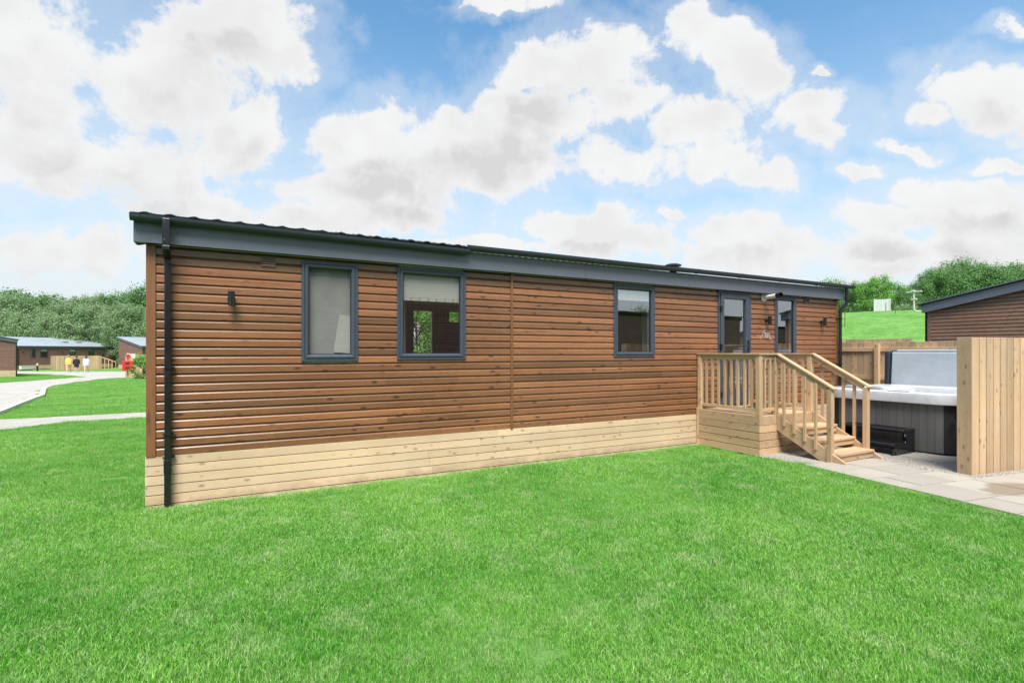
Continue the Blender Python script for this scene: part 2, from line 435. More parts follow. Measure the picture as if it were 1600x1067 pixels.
# ------------------------------------------------------------------ the main lodge
L = 12.05; ZS = .528; ZT = 2.70; WID = 6.1
lodge = thing('lodge', (0, 0, 0), 'long brown timber-clad holiday lodge in the foreground with pale skirting and slate grey gutter', 'lodge', 'timber holiday lodges')
WIN = [(1.47,2.108,1.49,2.658), (2.59,3.525,1.50,2.672), (6.045,6.895,1.52,2.676), (9.98,10.633,1.50,2.684)]
DOOR = (8.40, 9.272, .63, 2.702)
holes = [(a+.03, b-.03, c+.02, d-.02) for a, b, c, d in WIN+[DOOR]]
rows = int(round((ZT+.02-ZS)/PITCH))
m = MB()
hl = [(a-.075, b-.075, c, d) for a, b, c, d in holes]
clad(m, (.075, 0), (1, 0), (0, -1), 4.21-.075, ZS, rows, hl)
clad(m, (4.24, 0), (1, 0), (0, -1), L-.07-4.24, ZS, rows, [(a-4.24, b-4.24, c, d) for a, b, c, d in holes])
clad(m, (0, WID), (0, -1), (-1, 0), WID, ZS, rows+10, span=lambda z: (0, min(WID, WID-(z-2.85)/.2)) if z > 2.85 else (0, WID))
clad(m, (L, 0), (0, 1), (1, 0), WID, ZS, rows+10, span=lambda z: (max(0, (z-2.85)/.2), WID))
m.build('cladding', brown('x'), lodge)
# core walls behind the boards, with real openings
m = MB()
xs = sorted([(a+.05, b-.05, c+.05, d-.05) for a, b, c, d in WIN+[DOOR]])
x = .02
for (a, b, c, d) in xs:
    m.box(x, a, .022, .11, .1, 2.78); m.box(a, b, .022, .11, .1, c); m.box(a, b, .022, .11, d, 2.78); x = b
m.box(x, L-.02, .022, .11, .1, 2.78)
m.box(.02, .10, .11, WID-.02, .1, 2.9); m.box(L-.10, L-.02, .11, WID-.02, .1, 2.9)
bw = [(4.70,5.2,.8,2.62), (5.60,6.6,.8,2.62), (8.4,9.4,1.4,2.4)]
x = .1
for (a, b, c, d) in bw:
    m.box(x, a, WID-.12, WID-.02, .1, 2.9); m.box(a, b, WID-.12, WID-.02, .1, c); m.box(a, b, WID-.12, WID-.02, d, 2.9); x = b
m.box(x, L-.1, WID-.12, WID-.02, .1, 2.9)
m.build('lining', liner, lodge)
m = MB(); m.box(.1, L-.1, .11, WID-.12, .56, .62); m.build('floor', plain('oak_floor', (.30,.19,.11), .4), lodge)
m = MB(); m.box(.1, L-.1, .11, WID-.12, 2.78, 2.82); m.build('ceiling', liner, lodge)
m = MB(); m.box(2.30, 2.38, .11, 4.2, .62, 2.78).cut().box(6.9-.98, 6.0, .11, 2., .62, 2.78).cut().box(7.7, 7.78, .11, WID-.12, .62, 2.78).cut().box(9.55, 9.63, .11, 3., .62, 2.78).cut(); m.build_each('partition', liner, lodge)
# corner boards and joint batten
for (a, b) in ((-.008, .072), (L-.072, L+.008)):
    m = MB(); m.box(a, b, -.014, .02, ZS-.004, ZT); 
    if a < 1: m.box(a-.004, .02, -.010, .07, ZS-.004, ZT+.1)
    else: m.box(L-.02, b+.004, -.010, .07, ZS-.004, ZT+.1)
    m.build('corner_board', wood('stained_trim', (.25,.105,.045), (.21,.085,.036), (.10,.04,.02), 'z', .45, .5, .1), lodge, bevel=.003)
m = MB(); m.box(4.208, 4.242, -.020, .02, ZS-.004, ZT); m.build('joint_batten', wood('stained_trim', 0, 0, 0, 'z'), lodge, bevel=.003)
# skirting
m = MB(); sp = .1005
for r in range(6):
    zt = ZS-.003-r*sp; zb = zt-sp+.0085
    x = .0; first = True
    while x < 7.86:
        cut = random.uniform(2.6, 4.4) if x+4.6 < 7.86 else 7.86-x
        m.box(x, x+cut-.0015, -.006, .016, zb, zt); x += cut
    for k in range(2): m.box(-.02+.0, .002, -.004+k*3.05, k*3.05+3.04, zb, zt)
    m.box(L-.02, L, -.004, 6.1, zb, zt); m.box(9.4, L-.02, -.006, .016, zb, zt)
m.build('skirting', cream('x'), lodge, bevel=.002)
m = MB(); m.box(.03, L-.05, .026, .04, -.05, ZS); m.build('skirting_backing', plain('dark_backing', (.02,.015,.01), .9), lodge)
# fascia, soffit, roof
m = MB()
for (a, b) in ((-.104, 5.428), (5.431, 7.60), (7.603, 12.12)): m.box(a, b, -.105, -.085, 2.700, 2.925)
m.box(-.104, -.088, -.085, .10, 2.700, 2.925); m.box(12.104, 12.12, -.085, .10, 2.700, 2.925)
m.build('fascia', slate, lodge, bevel=.0015)
m = MB(); m.box(-.088, 12.104, -.085, -.002, 2.706, 2.722); m.build('soffit', slate_d, lodge)
m = MB()
for xx in (-.10, 12.08):      # bargeboards up the gables
    m.prism([(.10,2.700),(WID+.12,2.700+(WID+.02)*.2),(WID+.12,2.93+(WID+.02)*.2),(.10,2.945)], 'x', xx, xx+.02).cut()
m.build_each('bargeboard', slate, lodge)
m = MB(); nx = 360; x0, x1 = -.125, 12.34; ny = 20
vs = []; 
for j in range(ny+1):
    for rep in (0, 1):
        yy = -.155+j*(WID+.35)/ny; zz = 2.972+(yy+.155)*.2+(.014 if rep else 0.)
        for i in range(nx+1):
            xx = x0+(x1-x0)*i/nx
            vs.append((xx, yy, zz+.013*max(0, math.cos(2*math.pi*xx/.21))**1.5*1.3))
n = nx+1; m.add(vs, [(j*n+i, j*n+i+1, (j+1)*n+i+1, (j+1)*n+i) for j in range(2*ny+1) for i in range(nx)])
ro = m.build('roof', roofm, lodge, smooth=True)
sol = ro.modifiers.new('solid', 'SOLIDIFY'); sol.thickness = .012; sol.offset = -1
m = MB(); cx_, cy_ = 9.3, 1.95; m.tube([(cx_,cy_,3.2),(cx_,cy_,3.50)], .075, 16); m.tube([(cx_,cy_,3.475),(cx_,cy_,3.50),(cx_,cy_,3.525)], [.17,.18,.12], 18); m.build('roof_vent', slate_d, ro, smooth=True)
def gutter(xa, xb, zt, drop=0.):
    r_ = .052; pr = []
    for k in range(9):
        a = math.pi+math.pi*k/8; pr.append((-.16+math.cos(a)*r_, math.sin(a)*.06))
    pr = [(-.16-r_-.004, .008), (-.16-r_, .008)]+pr+[(-.16+r_, .008)]
    inner = [(-.16+(p+.16)*.9, q*.9+.002) for p, q in pr[::-1]]
    poly = pr+inner; nn = len(poly); mm = MB(); v = []
    for (xx, zz) in ((xa, zt), (xb, zt-drop)):
        v += [(xx, p, zz+q) for p, q in poly]
    fs = [(i, (i+1)%nn, nn+(i+1)%nn, nn+i) for i in range(nn)]+[tuple(range(nn))[::-1], tuple(range(nn, 2*nn))]
    mm.add(v, fs); g = mm.build('gutter', slate_d, lodge, smooth=True)
    mm = MB()
    for xx in [q for q in (-.06,1.134,2.162,3.40,4.442,5.531,6.631,7.7,8.8,9.94,11.09,12.0) if xa <= q <= xb]:
        zz = zt-drop*(xx-xa)/(xb-xa)
        v = []
        for s_ in (xx-.018, xx+.018):
            for k in range(9):
                a = math.pi+math.pi*k/8; v.append((s_, -.16+math.cos(a)*(r_+.004), zz+math.sin(a)*.064))
            v.append((s_, -.106, zz+.012)); v.append((s_, -.16-r_-.006, zz+.012))
        mm.add(v, [(i, i+1, 11+i+1, 11+i) for i in range(9)]+[tuple(range(11))[::-1], tuple(range(11, 22))]).cut()
    mm.build_each('bracket', slate_d, g)
gutter(-.125, 3.50, 2.955, .02); gutter(3.46, 12.36, 2.985, .0)
# left downpipe
m = MB(); PX = .180
m.box(PX-.033, PX+.033, -.245, -.175, 2.665, 2.935)
m.prism([(-.245,2.665),(-.175,2.665),(-.036,2.575),(-.036,2.545),(-.096,2.545),(-.245,2.62)], 'x', PX-.033, PX+.033)
m.box(PX-.028, PX+.028, -.092, -.036, .47, 2.56)
m.box(PX-.034, PX+.034, -.098, -.032, .36, .50); m.box(PX-.030, PX+.030, -.095, -.034, -.02, .37)
dp = m.build('downpipe', blackp, lodge, bevel=.006); 
m = MB()
for z in (1.435, .755, .515): m.box(PX-.036, PX+.036, -.10, -.03, z-.006, z+.006); m.box(PX+.03, PX+.062, -.05, -.02, z-.006, z+.012); m.box(PX-.05, PX-.03, -.05, -.02, z-.005, z+.005); m.cut()
m.build_each('pipe_clip', blackp, dp)
m = MB()
for (z, y) in ((2.90,-.2465), (2.72,-.2465)): m.ball((PX-.012, y, z), .006, 6).cut()
for z in (1.442, .762): m.ball((PX+.056, -.052, z), .008, 6).cut()
m.build_each('screw', steel, dp)
# right downpipe with swan neck
m = MB(); m.tube([(12.11,-.16,2.95),(12.11,-.16,2.66),(12.10,-.15,2.60),(12.03,-.09,2.50),(12.02,-.075,2.44),(12.02,-.075,-.02)], .034, 10)
dp2 = m.build('downpipe', blackp, lodge, smooth=True)
m = MB()
for z in (2.3, 1.35, .6): m.box(11.975, 12.065, -.115, -.01, z-.008, z+.008).cut()
m.build_each('pipe_clip', blackp, dp2)
# windows, door
for q in WIN: window(lodge, *q)
x0, x1, z0, z1 = DOOR
m = MB(); mitre(m, x0, x1, z0, z1, [(0,.03),(0,-.02),(.045,-.02),(.05,-.012),(.05,.03)]); dr = m.build('door', anthra, lodge)
m = MB(); mitre(m, x0+.05, x1-.05, z0+.04, z1-.05, [(.002,.03),(.002,-.03),(.008,-.036),(.085,-.036),(.095,-.026),(.10,.004)])
m.box(x0+.14, x1-.14, -.034, .0, z0+.13, z0+.26); m.box(x0+.14, x1-.14, -.034, .0, 1.43, 1.49); m.build('door_leaf', anthra, dr)
m = MB()
for (a, b) in ((z0+.26, 1.43), (1.49, z1-.145)): m.add([(x0+.15,.006,a),(x1-.15,.006,a),(x1-.15,.006,b),(x0+.15,.006,b)], [(0,1,2,3)])
m.build('pane', glass, dr)
m = MB(); m.box(x1-.115, x1-.075, -.05, -.036, 1.60, 1.82); m.tube([(x1-.095,-.045,1.705),(x1-.095,-.09,1.705),(x1-.11,-.095,1.705),(x1-.235,-.095,1.705)], .009, 8); m.ball((x1-.095,-.052,1.65), .012, 8); m.build('handle', blackp, dr, smooth=True)
m = MB()
for z in (2.38, 1.70, .85): m.box(x0+.03, x0+.072, -.055, -.018, z-.045, z+.045).cut()
m.build_each('hinge', blackp, dr)
# blinds, curtains and fittings seen through the glass
cloth = plain('pale_blind_cloth', (.72,.70,.66), .9, 0, .05, 4.); dark = plain('dark_fittings', (.02,.02,.022), .5)
curt = plain('grey_curtain', (.48,.48,.47), .9, 0, .1, 3.)
for (a, b, zt, zb) in ((2.67,3.45,2.60,2.27), (6.13,6.81,2.60,2.44)):
    m = MB(); k = 0; xx = a
    m.box(a, b, .034, .046, zb+.03, zt)
    while xx < b-.05:
        m.box(xx+.004, min(b, xx+.115)-.004, .033, .045, zb-.012, zb+.028); xx += .115
    m.build('blind', cloth, lodge)
def curtain(x0, x1, y, z0, z1, mat):
    mm = MB(); n = 40; v = []
    for z in (z0, z1):
        for i in range(n+1):
            s_ = i/n; v.append((x0+(x1-x0)*s_, y+(.006 if y < .1 else .03)*math.sin(s_*(x1-x0)*(22 if y < .1 else 60)), z))
    mm.add(v, [(i, i+1, n+1+i+1, n+1+i) for i in range(n)]); mm.build('curtain', mat, lodge, smooth=True)
curtain(2.42, 2.84, .45, .9, 2.35, cloth); _m = MB(); _m.prism([(1.83,1.60),(2.05,1.58),(2.05,2.03),(1.90,2.05)], 'y', .030, .036); _m.build('towel', cloth, lodge); curtain(5.22, 5.60, 5.85, .7, 2.68, plain('brown_curtain', (.16,.09,.07), .9)); curtain(4.2, 4.68, 5.85, .7, 2.68, plain('brown_curtain', 0)); curtain(1.5, 2.08, .055, 1.45, 2.62, curt)
curtain(7.0, 7.4, .4, .7, 2.6, curt)
m = MB(); m.box(3.40, 4.4, .9, .95, 1.55, 2.05); m.build('television', dark, lodge)
m = MB(); m.box(2.6, 4.6, 2.2, 3.1, 1.32, 1.36); m.box(3.5, 3.7, 2.5, 2.7, .62, 1.32); m.build('table', plain('oak_floor', 0), lodge)
# vents, lights, flue, number sign
for (a, b, c, d) in ((1.05,1.195,2.555,2.668), (10.90,11.05,2.575,2.69)):
    m = MB(); ring(m, a, b, c, d, .010, -.020, .005); m.box(a, b, .0, .005, c, d)
    k = 4; 
    vt = m.build('vent', plain('brown_plastic', (.13,.075,.06), .4), lodge)
    m = MB()
    for i in range(k):
        z = c+.012+i*(d-c-.02)/k; m.prism([(-.024,z),(-.006,z+.020),(-.003,z+.018),(-.020,z-.002)], 'x', a+.008, b-.008)
    m.build('louvre', plain('brown_plastic_light', (.22,.15,.13), .35), vt)
def wall_light(xc, zc):
    mm = MB(); mm.tube([(xc,-.004,zc),(xc,-.022,zc)], .040, 18); mm.tube([(xc,-.02,zc),(xc,-.065,zc)], .016, 10); f = mm.build('wall_light', blackp, lodge, smooth=True)
    mm = MB(); mm.tube([(xc,-.09,zc-.078),(xc,-.09,zc-.076),(xc,-.09,zc+.076),(xc,-.09,zc+.078)], [.030,.034,.034,.030], 18); mm.build('shade', blackp, f, smooth=True)
wall_light(.757, 2.175); wall_light(9.72, 2.20); wall_light(11.46, 2.215)
m = MB(); m.tube([(9.66,-.006,2.63),(9.66,-.014,2.63)], .075, 22); m.tube([(9.66,-.01,2.63),(9.66,-.27,2.645)], .040, 20); fl = m.build('flue', whitep, lodge, smooth=True)
m = MB(); m.tube([(9.66,-.268,2.645),(9.66,-.365,2.652)], .046, 20, cap=False); m.tube([(9.66,-.29,2.645),(9.66,-.295,2.645)], .040, 20); m.build('flue_tip', blackp, fl, smooth=True)
sg = MB(); whs = plain('white_lettering', (.55,.54,.52), .35)
def txt(body, x, y, z, size, mat, parent, rz=0, name='lettering', rx=90):
    c = bpy.data.curves.new(name, 'FONT'); c.body = body; c.size = size; c.extrude = .002; c.align_x = 'CENTER'
    o = bpy.data.objects.new(name, c); o.data.materials.append(mat)
    dg = bpy.context.evaluated_depsgraph_get(); COL.objects.link(o); bpy.context.view_layer.update()
    me = bpy.data.meshes.new_from_object(o.evaluated_get(bpy.context.evaluated_depsgraph_get())); me.materials.clear(); me.materials.append(mat)
    bpy.data.objects.remove(o)
    oo = bpy.data.objects.new(name, me); COL.objects.link(oo); oo.parent = parent; L0 = root_of(parent).location
    oo.location = (x-L0.x, y-L0.y, z-L0.z); oo.rotation_euler = (R(rx), 0, rz); return oo
pth = [(9.49,1.80),(9.475,1.83),(9.50,1.86),(9.53,1.86),(9.60,1.98),(9.64,2.03),(9.69,2.05),(9.74,2.035),(9.79,1.98),(9.86,1.87)]
sg.tube([(a, -.022, b) for a, b in [(9.69+(p-9.69)*.78, 1.92+(q-1.92)*.78) for p, q in pth]], .0022, 6); sg.tube([(9.534,-.022,1.826),(9.542,-.022,1.815),(9.555,-.022,1.826)], .003, 6)
sg.tube([(9.835+.018*math.cos(a), -.022, 1.855+.018*math.sin(a)) for a in [i*math.pi/5 for i in range(11)]], .0035, 6)
ns = sg.build('house_number', whs, lodge)
# three plain upright digits, "111"
m = MB()
for i in range(3):
    xx = 9.665+i*.055; m.box(xx, xx+.014, -.030, -.020, 1.87, 1.965); m.box(xx-.010, xx, -.030, -.020, 1.952, 1.965)
m.build('digits', whs, ns)

# ------------------------------------------------------------------ porch
px0, px1, py0, ZD = 7.863, 9.28, -1.24, .62
porch = thing('porch', (8.57, -.7, 0), 'pale timber porch with balustrade and three open steps up to the glazed door', 'porch')
m = MB()
for r in range(6):
    zt = ZD-.045-r*.1155; zb = max(zt-.1095, -.02)
    if r == 0: zt = ZD-.002; zb = ZD-.145
    else: zt = ZD-.150-(r-1)*.118; zb = zt-.109
    if zt < .02: break
    m.box(px0, px0+.022, py0+.0225, -.01, zb, zt); m.box(px0, px1, py0, py0+.022, zb, zt); m.box(px1-.022, px1, py0+.0225, -.01, zb, zt)
m.build('cladding_board', deckw('y'), porch, bevel=.003)
m = MB(); m.box(px0+.03, px1-.03, py0+.03, -.03, .02, ZD-.04); m.build('frame', plain('dark_backing', 0), porch)
m = MB(); y = py0+.024
while y < -.05: m.box(px0+.024, px1-.024, y, min(y+.118, -.02), ZD-.035, ZD-.001); y += .124
m.build('deck_board', deckw('x'), porch, bevel=.003)
m = MB(); m.box(px0-.012, px0+.05, -.055, -.012, -.02, ZD+.02); m.build('edge_board', deckw('z'), porch, bevel=.003)
RT = 1.58
def post(x, y, z0, z1, wd=.075, name='post'):
    mm = MB(); mm.box(x-wd/2, x+wd/2, y-wd/2, y+wd/2, z0, z1); return mm.build(name, deckw('z'), porch, bevel=.005)
SXL, SXR = 8.285, 9.20
pts_ = [(px0+.0465,-.06), (px0+.0465,py0+.0465), (SXL,py0+.045), (SXR,py0+.045), (SXR+.02,-.06)]
for (x, y) in pts_: post(x, y, ZD, RT-.024)
def rail_run(a, b, n):
    a, b = Vector((*a, 0)), Vector((*b, 0)); d = (b-a).normalized()
    for (nm, z, wd, ht, e) in (('cap_rail', RT-.012, .105, .024, .045), ('top_rail', RT-.062, .034, .075, -.037), ('bottom_rail', ZD+.085, .040, .048, -.037)):
        mm = MB(); mm.bar(a-d*e+Vector((0,0,z)), b+d*e+Vector((0,0,z)), wd, ht); mm.build(nm, deckw('y' if abs(d.y) > .5 else 'x'), porch, bevel=.003)
    for i in range(n):
        p = a+(b-a)*(i+1)/(n+1); sd_ = Vector((-d.y, d.x, 0))*.0
        mm = MB(); mm.box(p.x-.019, p.x+.019, p.y-.019, p.y+.019, ZD+.108, RT-.098); mm.build('baluster', deckw('z'), porch, bevel=.002)
rail_run(pts_[0], pts_[1], 8); rail_run(pts_[1], pts_[2], 2); rail_run(pts_[4], pts_[3], 8)
m = MB(); YN = -2.06
strp = [(py0-.004,.63),(-2.28,.05),(-2.30,0),(-1.97,0),(py0-.004,.385)]
for xx in (SXL-.02, SXR-.02):
    mm = MB(); mm.prism(strp, 'x', xx, xx+.04); mm.build('stringer', deckw('y'), porch, bevel=.003)
for k in range(3):
    zt = ZD*.25*(k+1); yf = -2.19+.27*k
    mm = MB(); mm.box(SXL+.021, SXR-.021, yf, yf+.135, zt-.035, zt); mm.box(SXL+.021, SXR-.021, yf+.141, yf+.285, zt-.035, zt)
    mm.box(SXL+.021, SXR-.021, yf+.02, yf+.05, zt-.115, zt-.036); mm.build('tread', deckw('x'), porch, bevel=.004)
for xx, sgn in ((SXL, -1), (SXR, 1)):
    xo = xx+sgn*0.0
    mm = MB(); mm.box(xo-.036, xo+.036, YN-.036, YN+.036, 0 if sgn < 0 else .0, 1.065); 
    mm.build('newel', deckw('z'), porch, bevel=.005)
    sl = (1.565-1.085)/(-(YN-.03)+py0)   # handrail slope
    a = Vector((xo, py0-.0, 1.572)); b = Vector((xo, YN-.07, 1.572-sl*(-(YN-.07)+py0)))
    mm = MB(); mm.bar(a+Vector((0,-.002,.0)), b, .085, .026); mm.build('handrail', deckw('y'), porch, bevel=.004)
    off = Vector((0, 0, -.062)); b2 = Vector((xo, YN+.036, 1.572-sl*(-(YN+.036)+py0)))
    mm = MB(); mm.bar(a+off, b2+off, .036, .075); mm.build('sloping_rail', deckw('y'), porch, bevel=.003)
    for i in range(4):
        y = py0-.135-i*.165; zt = 1.572-.10-sl*(py0-y); zb = .63-.567*(py0-y)-.09
        mm = MB(); s0 = sgn*.0365; mm.box(xo+s0-.016, xo+s0+.016, y-.019, y+.019, zb, zt+.03); mm.build('baluster', deckw('z'), porch, bevel=.002)
mat_ = MB(); mat_.box(8.5, 9.1, -.66, -.22, ZD+.001, ZD+.016)
mo = mat_.build('doormat', plain('black_coir', (.015,.015,.017), .95, 0, .3, 60., .6), bevel=.004); tag(mo, 'dark rubber doormat on the porch in front of the door', 'doormat')

# ------------------------------------------------------------------ paving and gravel
GA = R(-8.8); gx = Vector((math.cos(GA), math.sin(GA))); gy = Vector((-math.sin(GA), math.cos(GA))); GO = Vector((7.75, -2.39))
def G(u, v): p = GO+gx*u+gy*v; return (p.x, p.y)
gr_m = gravelmat('gravel_bed', (.25,.23,.205), 1.3)
bed = [(7.88,-1.262),(7.96,-1.50)]+[G(.03, -.1), G(.03, -1.4), G(.03, -2.6), G(.03,-6), G(7, -6), (15.5,-5.5),(15.5,4.),(12.1,4.),(12.1,.0),(9.3,-.0),(9.3,-1.22)]
drape('gravel_bed', bed, gr_m, .016)
def slabmat():
    m_, t, p = newmat('cream_paving_slab'); g = t.node('ShaderNodeNewGeometry').outputs['Position']; tone = attr(t, 'tone')
    c = t.mix(tone, (.40,.36,.305), (.33,.30,.255)); n = t.noise(g, 3., 6, .65); n2 = t.noise(g, 90., 3)
    c = t.mix(t.rng(n, .45, .8, 0, .45), c, (.27,.245,.205)); c = t.mix(t.rng(n2, .5, .8, 0, .3), c, (.23,.21,.185))
    # damp, sandy patch
    d = t.vec('SUBTRACT', g, (8.62, -3.93, .03)); d = t.vec('MULTIPLY', d, (2.1, 4.2, 0))
    ln = t.math('ADD', t.vec('LENGTH', d, out=1), t.math('MULTIPLY', t.math('SUBTRACT', t.noise(g, 5., 4), .5), .9))
    pd = t.rng(ln, .78, 1.05, 1, 0); c = t.mix(t.math('MULTIPLY', pd, .75), c, (.20,.155,.11))
    t.l.new(c, p.inputs['Base Color']); t.put(p.inputs['Roughness'], t.math('SUBTRACT', .85, t.math('MULTIPLY', pd, .45)))
    bump(t, p, t.math('ADD', n2, n), .25, .004); return m_
slab_m = slabmat()
m = MB()
def slab(u0, u1, v0, v1, z=.034):
    e = .007; q = [G(u0+e, v0+e), G(u1-e, v0+e), G(u1-e, v1-e), G(u0+e, v1-e)]; z += random.uniform(-.002, .002)
    m.add([(x, y, -.03) for x, y in q]+[(x, y, z) for x, y in q], [(3,2,1,0),(4,5,6,7),(0,1,5,4),(1,2,6,5),(2,3,7,6),(3,0,4,7)])
slab(.0, .62, -.02, .42); slab(.62, 1.30, -.02, .42)
v = -.02
for r, (hh, cols) in enumerate([(.45,[.62,.60]), (.45,[.30,.62,.38]), (.60,[.60,.60,.60,.6,.6,.6]), (.45,[.45,.62,.62,.6,.6,.6]), (.60,[.6,.45,.62,.6,.6,.6]), (.6,[.6]*6), (.6,[.45]+[.6]*6), (.6,[.6]*6)]):
    u = 0
    for cw in cols: slab(u, u+cw, v-hh, v); u += cw
    v -= hh
slab(1.95, 2.55, -.12, .45, .026); slab(2.55, 3.15, -.12, .45, .026)
pv = m.build('paving', slab_m, bevel=.003); tag(pv, kind='structure')

soil = gravelmat('sandy_soil', (.40,.35,.29), .8)
drape('soil', [(-.03,-.0),(-.03,-.10),(1.2,-.15),(2.4,-.20),(4.,-.18),(5.6,-.17),(7.86,-.12),(7.86,-.0)], soil, .008)
# ------------------------------------------------------------------ scatter (grass, gravel)
def pip(x, y, poly):
    c = False; n = len(poly); j = n-1
    for i in range(n):
        xi, yi = poly[i]; xj, yj = poly[j]
        if (yi > y) != (yj > y) and x < (xj-xi)*(y-yi)/(yj-yi)+xi: c = not c
        j = i
    return c
def scatter(name, pts, sources, mat, label, cat, tilt=.0):
    """pts: (x, y, z, rot, scale, variant). One object; instances of small source meshes that exist only as data."""
    me = bpy.data.meshes.new(name); me.from_pydata([p[:3] for p in pts], [], [])
    for nm, k, ty in (('rz', 3, 'FLOAT'), ('sc', 4, 'FLOAT'), ('vi', 5, 'INT')):
        a = me.attributes.new(nm, ty, 'POINT'); a.data.foreach_set('value', [p[k] for p in pts])
    me.materials.append(mat)
    o = bpy.data.objects.new(name, me); COL.objects.link(o)
    tr = bpy.data.node_groups.new(name+'_nodes', 'GeometryNodeTree')
    tr.interface.new_socket('Geometry', in_out='INPUT', socket_type='NodeSocketGeometry'); tr.interface.new_socket('Geometry', in_out='OUTPUT', socket_type='NodeSocketGeometry')
    N = tr.nodes; Lk = tr.links
    gi = N.new('NodeGroupInput'); go = N.new('NodeGroupOutput'); iop = N.new('GeometryNodeInstanceOnPoints'); jn = N.new('GeometryNodeJoinGeometry')
    for s_ in reversed(sources):
        oi = N.new('GeometryNodeObjectInfo'); oi.inputs['Object'].default_value = s_; oi.inputs['As Instance'].default_value = True
        Lk.new(oi.outputs['Geometry'], jn.inputs[0])
    def at(nm, ty):
        a = N.new('GeometryNodeInputNamedAttribute'); a.data_type = ty; a.inputs['Name'].default_value = nm; return a.outputs['Attribute']
    cx = N.new('ShaderNodeCombineXYZ'); Lk.new(at('rz', 'FLOAT'), cx.inputs[2])
    if tilt:
        rv = N.new('FunctionNodeRandomValue'); rv.data_type = 'FLOAT'; rv.inputs[2].default_value = -tilt; rv.inputs[3].default_value = tilt; Lk.new(rv.outputs[1], cx.inputs[0]); Lk.new(rv.outputs[1], cx.inputs[1])
    Lk.new(gi.outputs[0], iop.inputs['Points']); Lk.new(jn.outputs[0], iop.inputs['Instance']); iop.inputs['Pick Instance'].default_value = True
    Lk.new(at('vi', 'INT'), iop.inputs['Instance Index']); Lk.new(cx.outputs[0], iop.inputs['Rotation']); Lk.new(at('sc', 'FLOAT'), iop.inputs['Scale'])
    Lk.new(iop.outputs[0], go.inputs[0])
    md = o.modifiers.new('scatter', 'NODES'); md.node_group = tr
    tag(o, label, cat, kind='stuff'); return o
def srcobj(name, v, f, tone, mat):
    me = bpy.data.meshes.new(name); me.from_pydata(v, [], f); me.materials.append(mat)
    a = me.attributes.new('tone', 'FLOAT', 'FACE'); a.data.foreach_set('value', tone); me.update()
    return bpy.data.objects.new(name, me)
def grassmat():
    m_ = bpy.data.materials.new('grass_blade'); m_.use_nodes = True; t = NT(m_.node_tree); t.n.clear()
    o = t.node('ShaderNodeOutputMaterial'); g = t.node('ShaderNodeNewGeometry').outputs['Position']
    tone = attr(t, 'tone')
    a = t.noise(g, .55, 4, .6); b = t.noise(g, 3.2, 4, .65)
    c = t.mix(t.rng(a, .36, .64), (.130,.400,.050), (.265,.545,.100))
    c = t.mix(t.rng(b, .49, .68, 0, .62), c, (.47,.60,.30))
    c = t.mix(t.rng(t.noise(g, 11., 3, .6), .52, .70, 0, .5), c, (.06,.26,.03))
    c = t.mix(t.rng(tone, .0, .35, .7, 0), c, (.05,.23,.02))
    c = t.mix(t.rng(tone, .80, .95, 0, .75), c, (.50,.60,.32))
    df = t.node('ShaderNodeBsdfPrincipled'); t.l.new(c, df.inputs['Base Color']); df.inputs['Roughness'].default_value = .45; df.inputs['Specular IOR Level'].default_value = .35
    tl = t.node('ShaderNodeBsdfTranslucent'); t.l.new(t.mix(1., c, (1.2,1.2,.6), 'MULTIPLY'), tl.inputs[0])
    mx = t.node('ShaderNodeMixShader'); mx.inputs[0].default_value = .35
    t.l.new(df.outputs[0], mx.inputs[1]); t.l.new(tl.outputs[0], mx.inputs[2]); t.l.new(mx.outputs[0], o.inputs[0]); return m_
grass_m = grassmat()
def tuft(name, n, rad, h0, h1, wd):
    v = []; f = []; tn = []
    for i in range(n):
        r_ = rad*math.sqrt(random.random()); a = random.uniform(0, 2*math.pi); x, y = r_*math.cos(a), r_*math.sin(a)
        h = random.uniform(h0, h1); b = random.uniform(0, 2*math.pi); ln = h*abs(random.gauss(.35, .3)); ws = wd*random.uniform(.6, 1.1)/2
        fx = b+random.uniform(-1.2, 1.2)+math.pi/2; dx, dy = math.cos(b), math.sin(b); sx, sy = math.cos(fx)*ws, math.sin(fx)*ws; k = len(v)
        v += [(x-sx, y-sy, -.01), (x+sx, y+sy, -.01), (x+dx*ln*.3-sx*.8, y+dy*ln*.3-sy*.8, h*.58), (x+dx*ln*.3+sx*.8, y+dy*ln*.3+sy*.8, h*.58), (x+dx*ln, y+dy*ln, h*random.uniform(.85, 1))]
        f += [(k, k+1, k+3, k+2), (k+2, k+3, k+4)]; q = random.random(); tn += [q, q]
    return srcobj(name, v, f, tn, grass_m)
tufts = [tuft('grass_tuft', 300, .17, .016, .052, .0056) for _ in range(4)]+[tuft('grass_tuft_coarse', 260, .26, .03, .055, .008)]
lodge_fp = [(.0-.02,-.04),(7.86,-.04),(7.86,-1.262),(9.28,-1.262),(15.5,-1.3),(15.5,6.2),(-.02,6.2)]
pave_fp = [(7.86,-1.25),(7.93,-1.50)]+[G(-.02,-.02), G(-.02,-8), G(9,-8), (18,-6), (18,4), (9.3,4)]
road_fp = [gp(*q) for q in [(-190,598.5),(0,598.5),(60,594.3),(131,589),(100,586.3),(60,584.5),(22,583.8),(-190,583.8),(-190,580.3),(330,581),(330,590),(183,590.5),(127,596),(71,607.5),(66,619),(0,645.5),(-400,760)]]
path_fp = [gp(*q) for q in [(-330,662),(0,655.5),(120,650),(240,643.5),(330,640),(330,648.5),(240,651.5),(120,659.5),(0,673),(-330,712)]]
def free(x, y, far=False):
    if pip(x, y, lodge_fp) or pip(x, y, pave_fp): return False
    if far and (pip(x, y, road_fp) or pip(x, y, path_fp)): return False
    return True
gpts = []
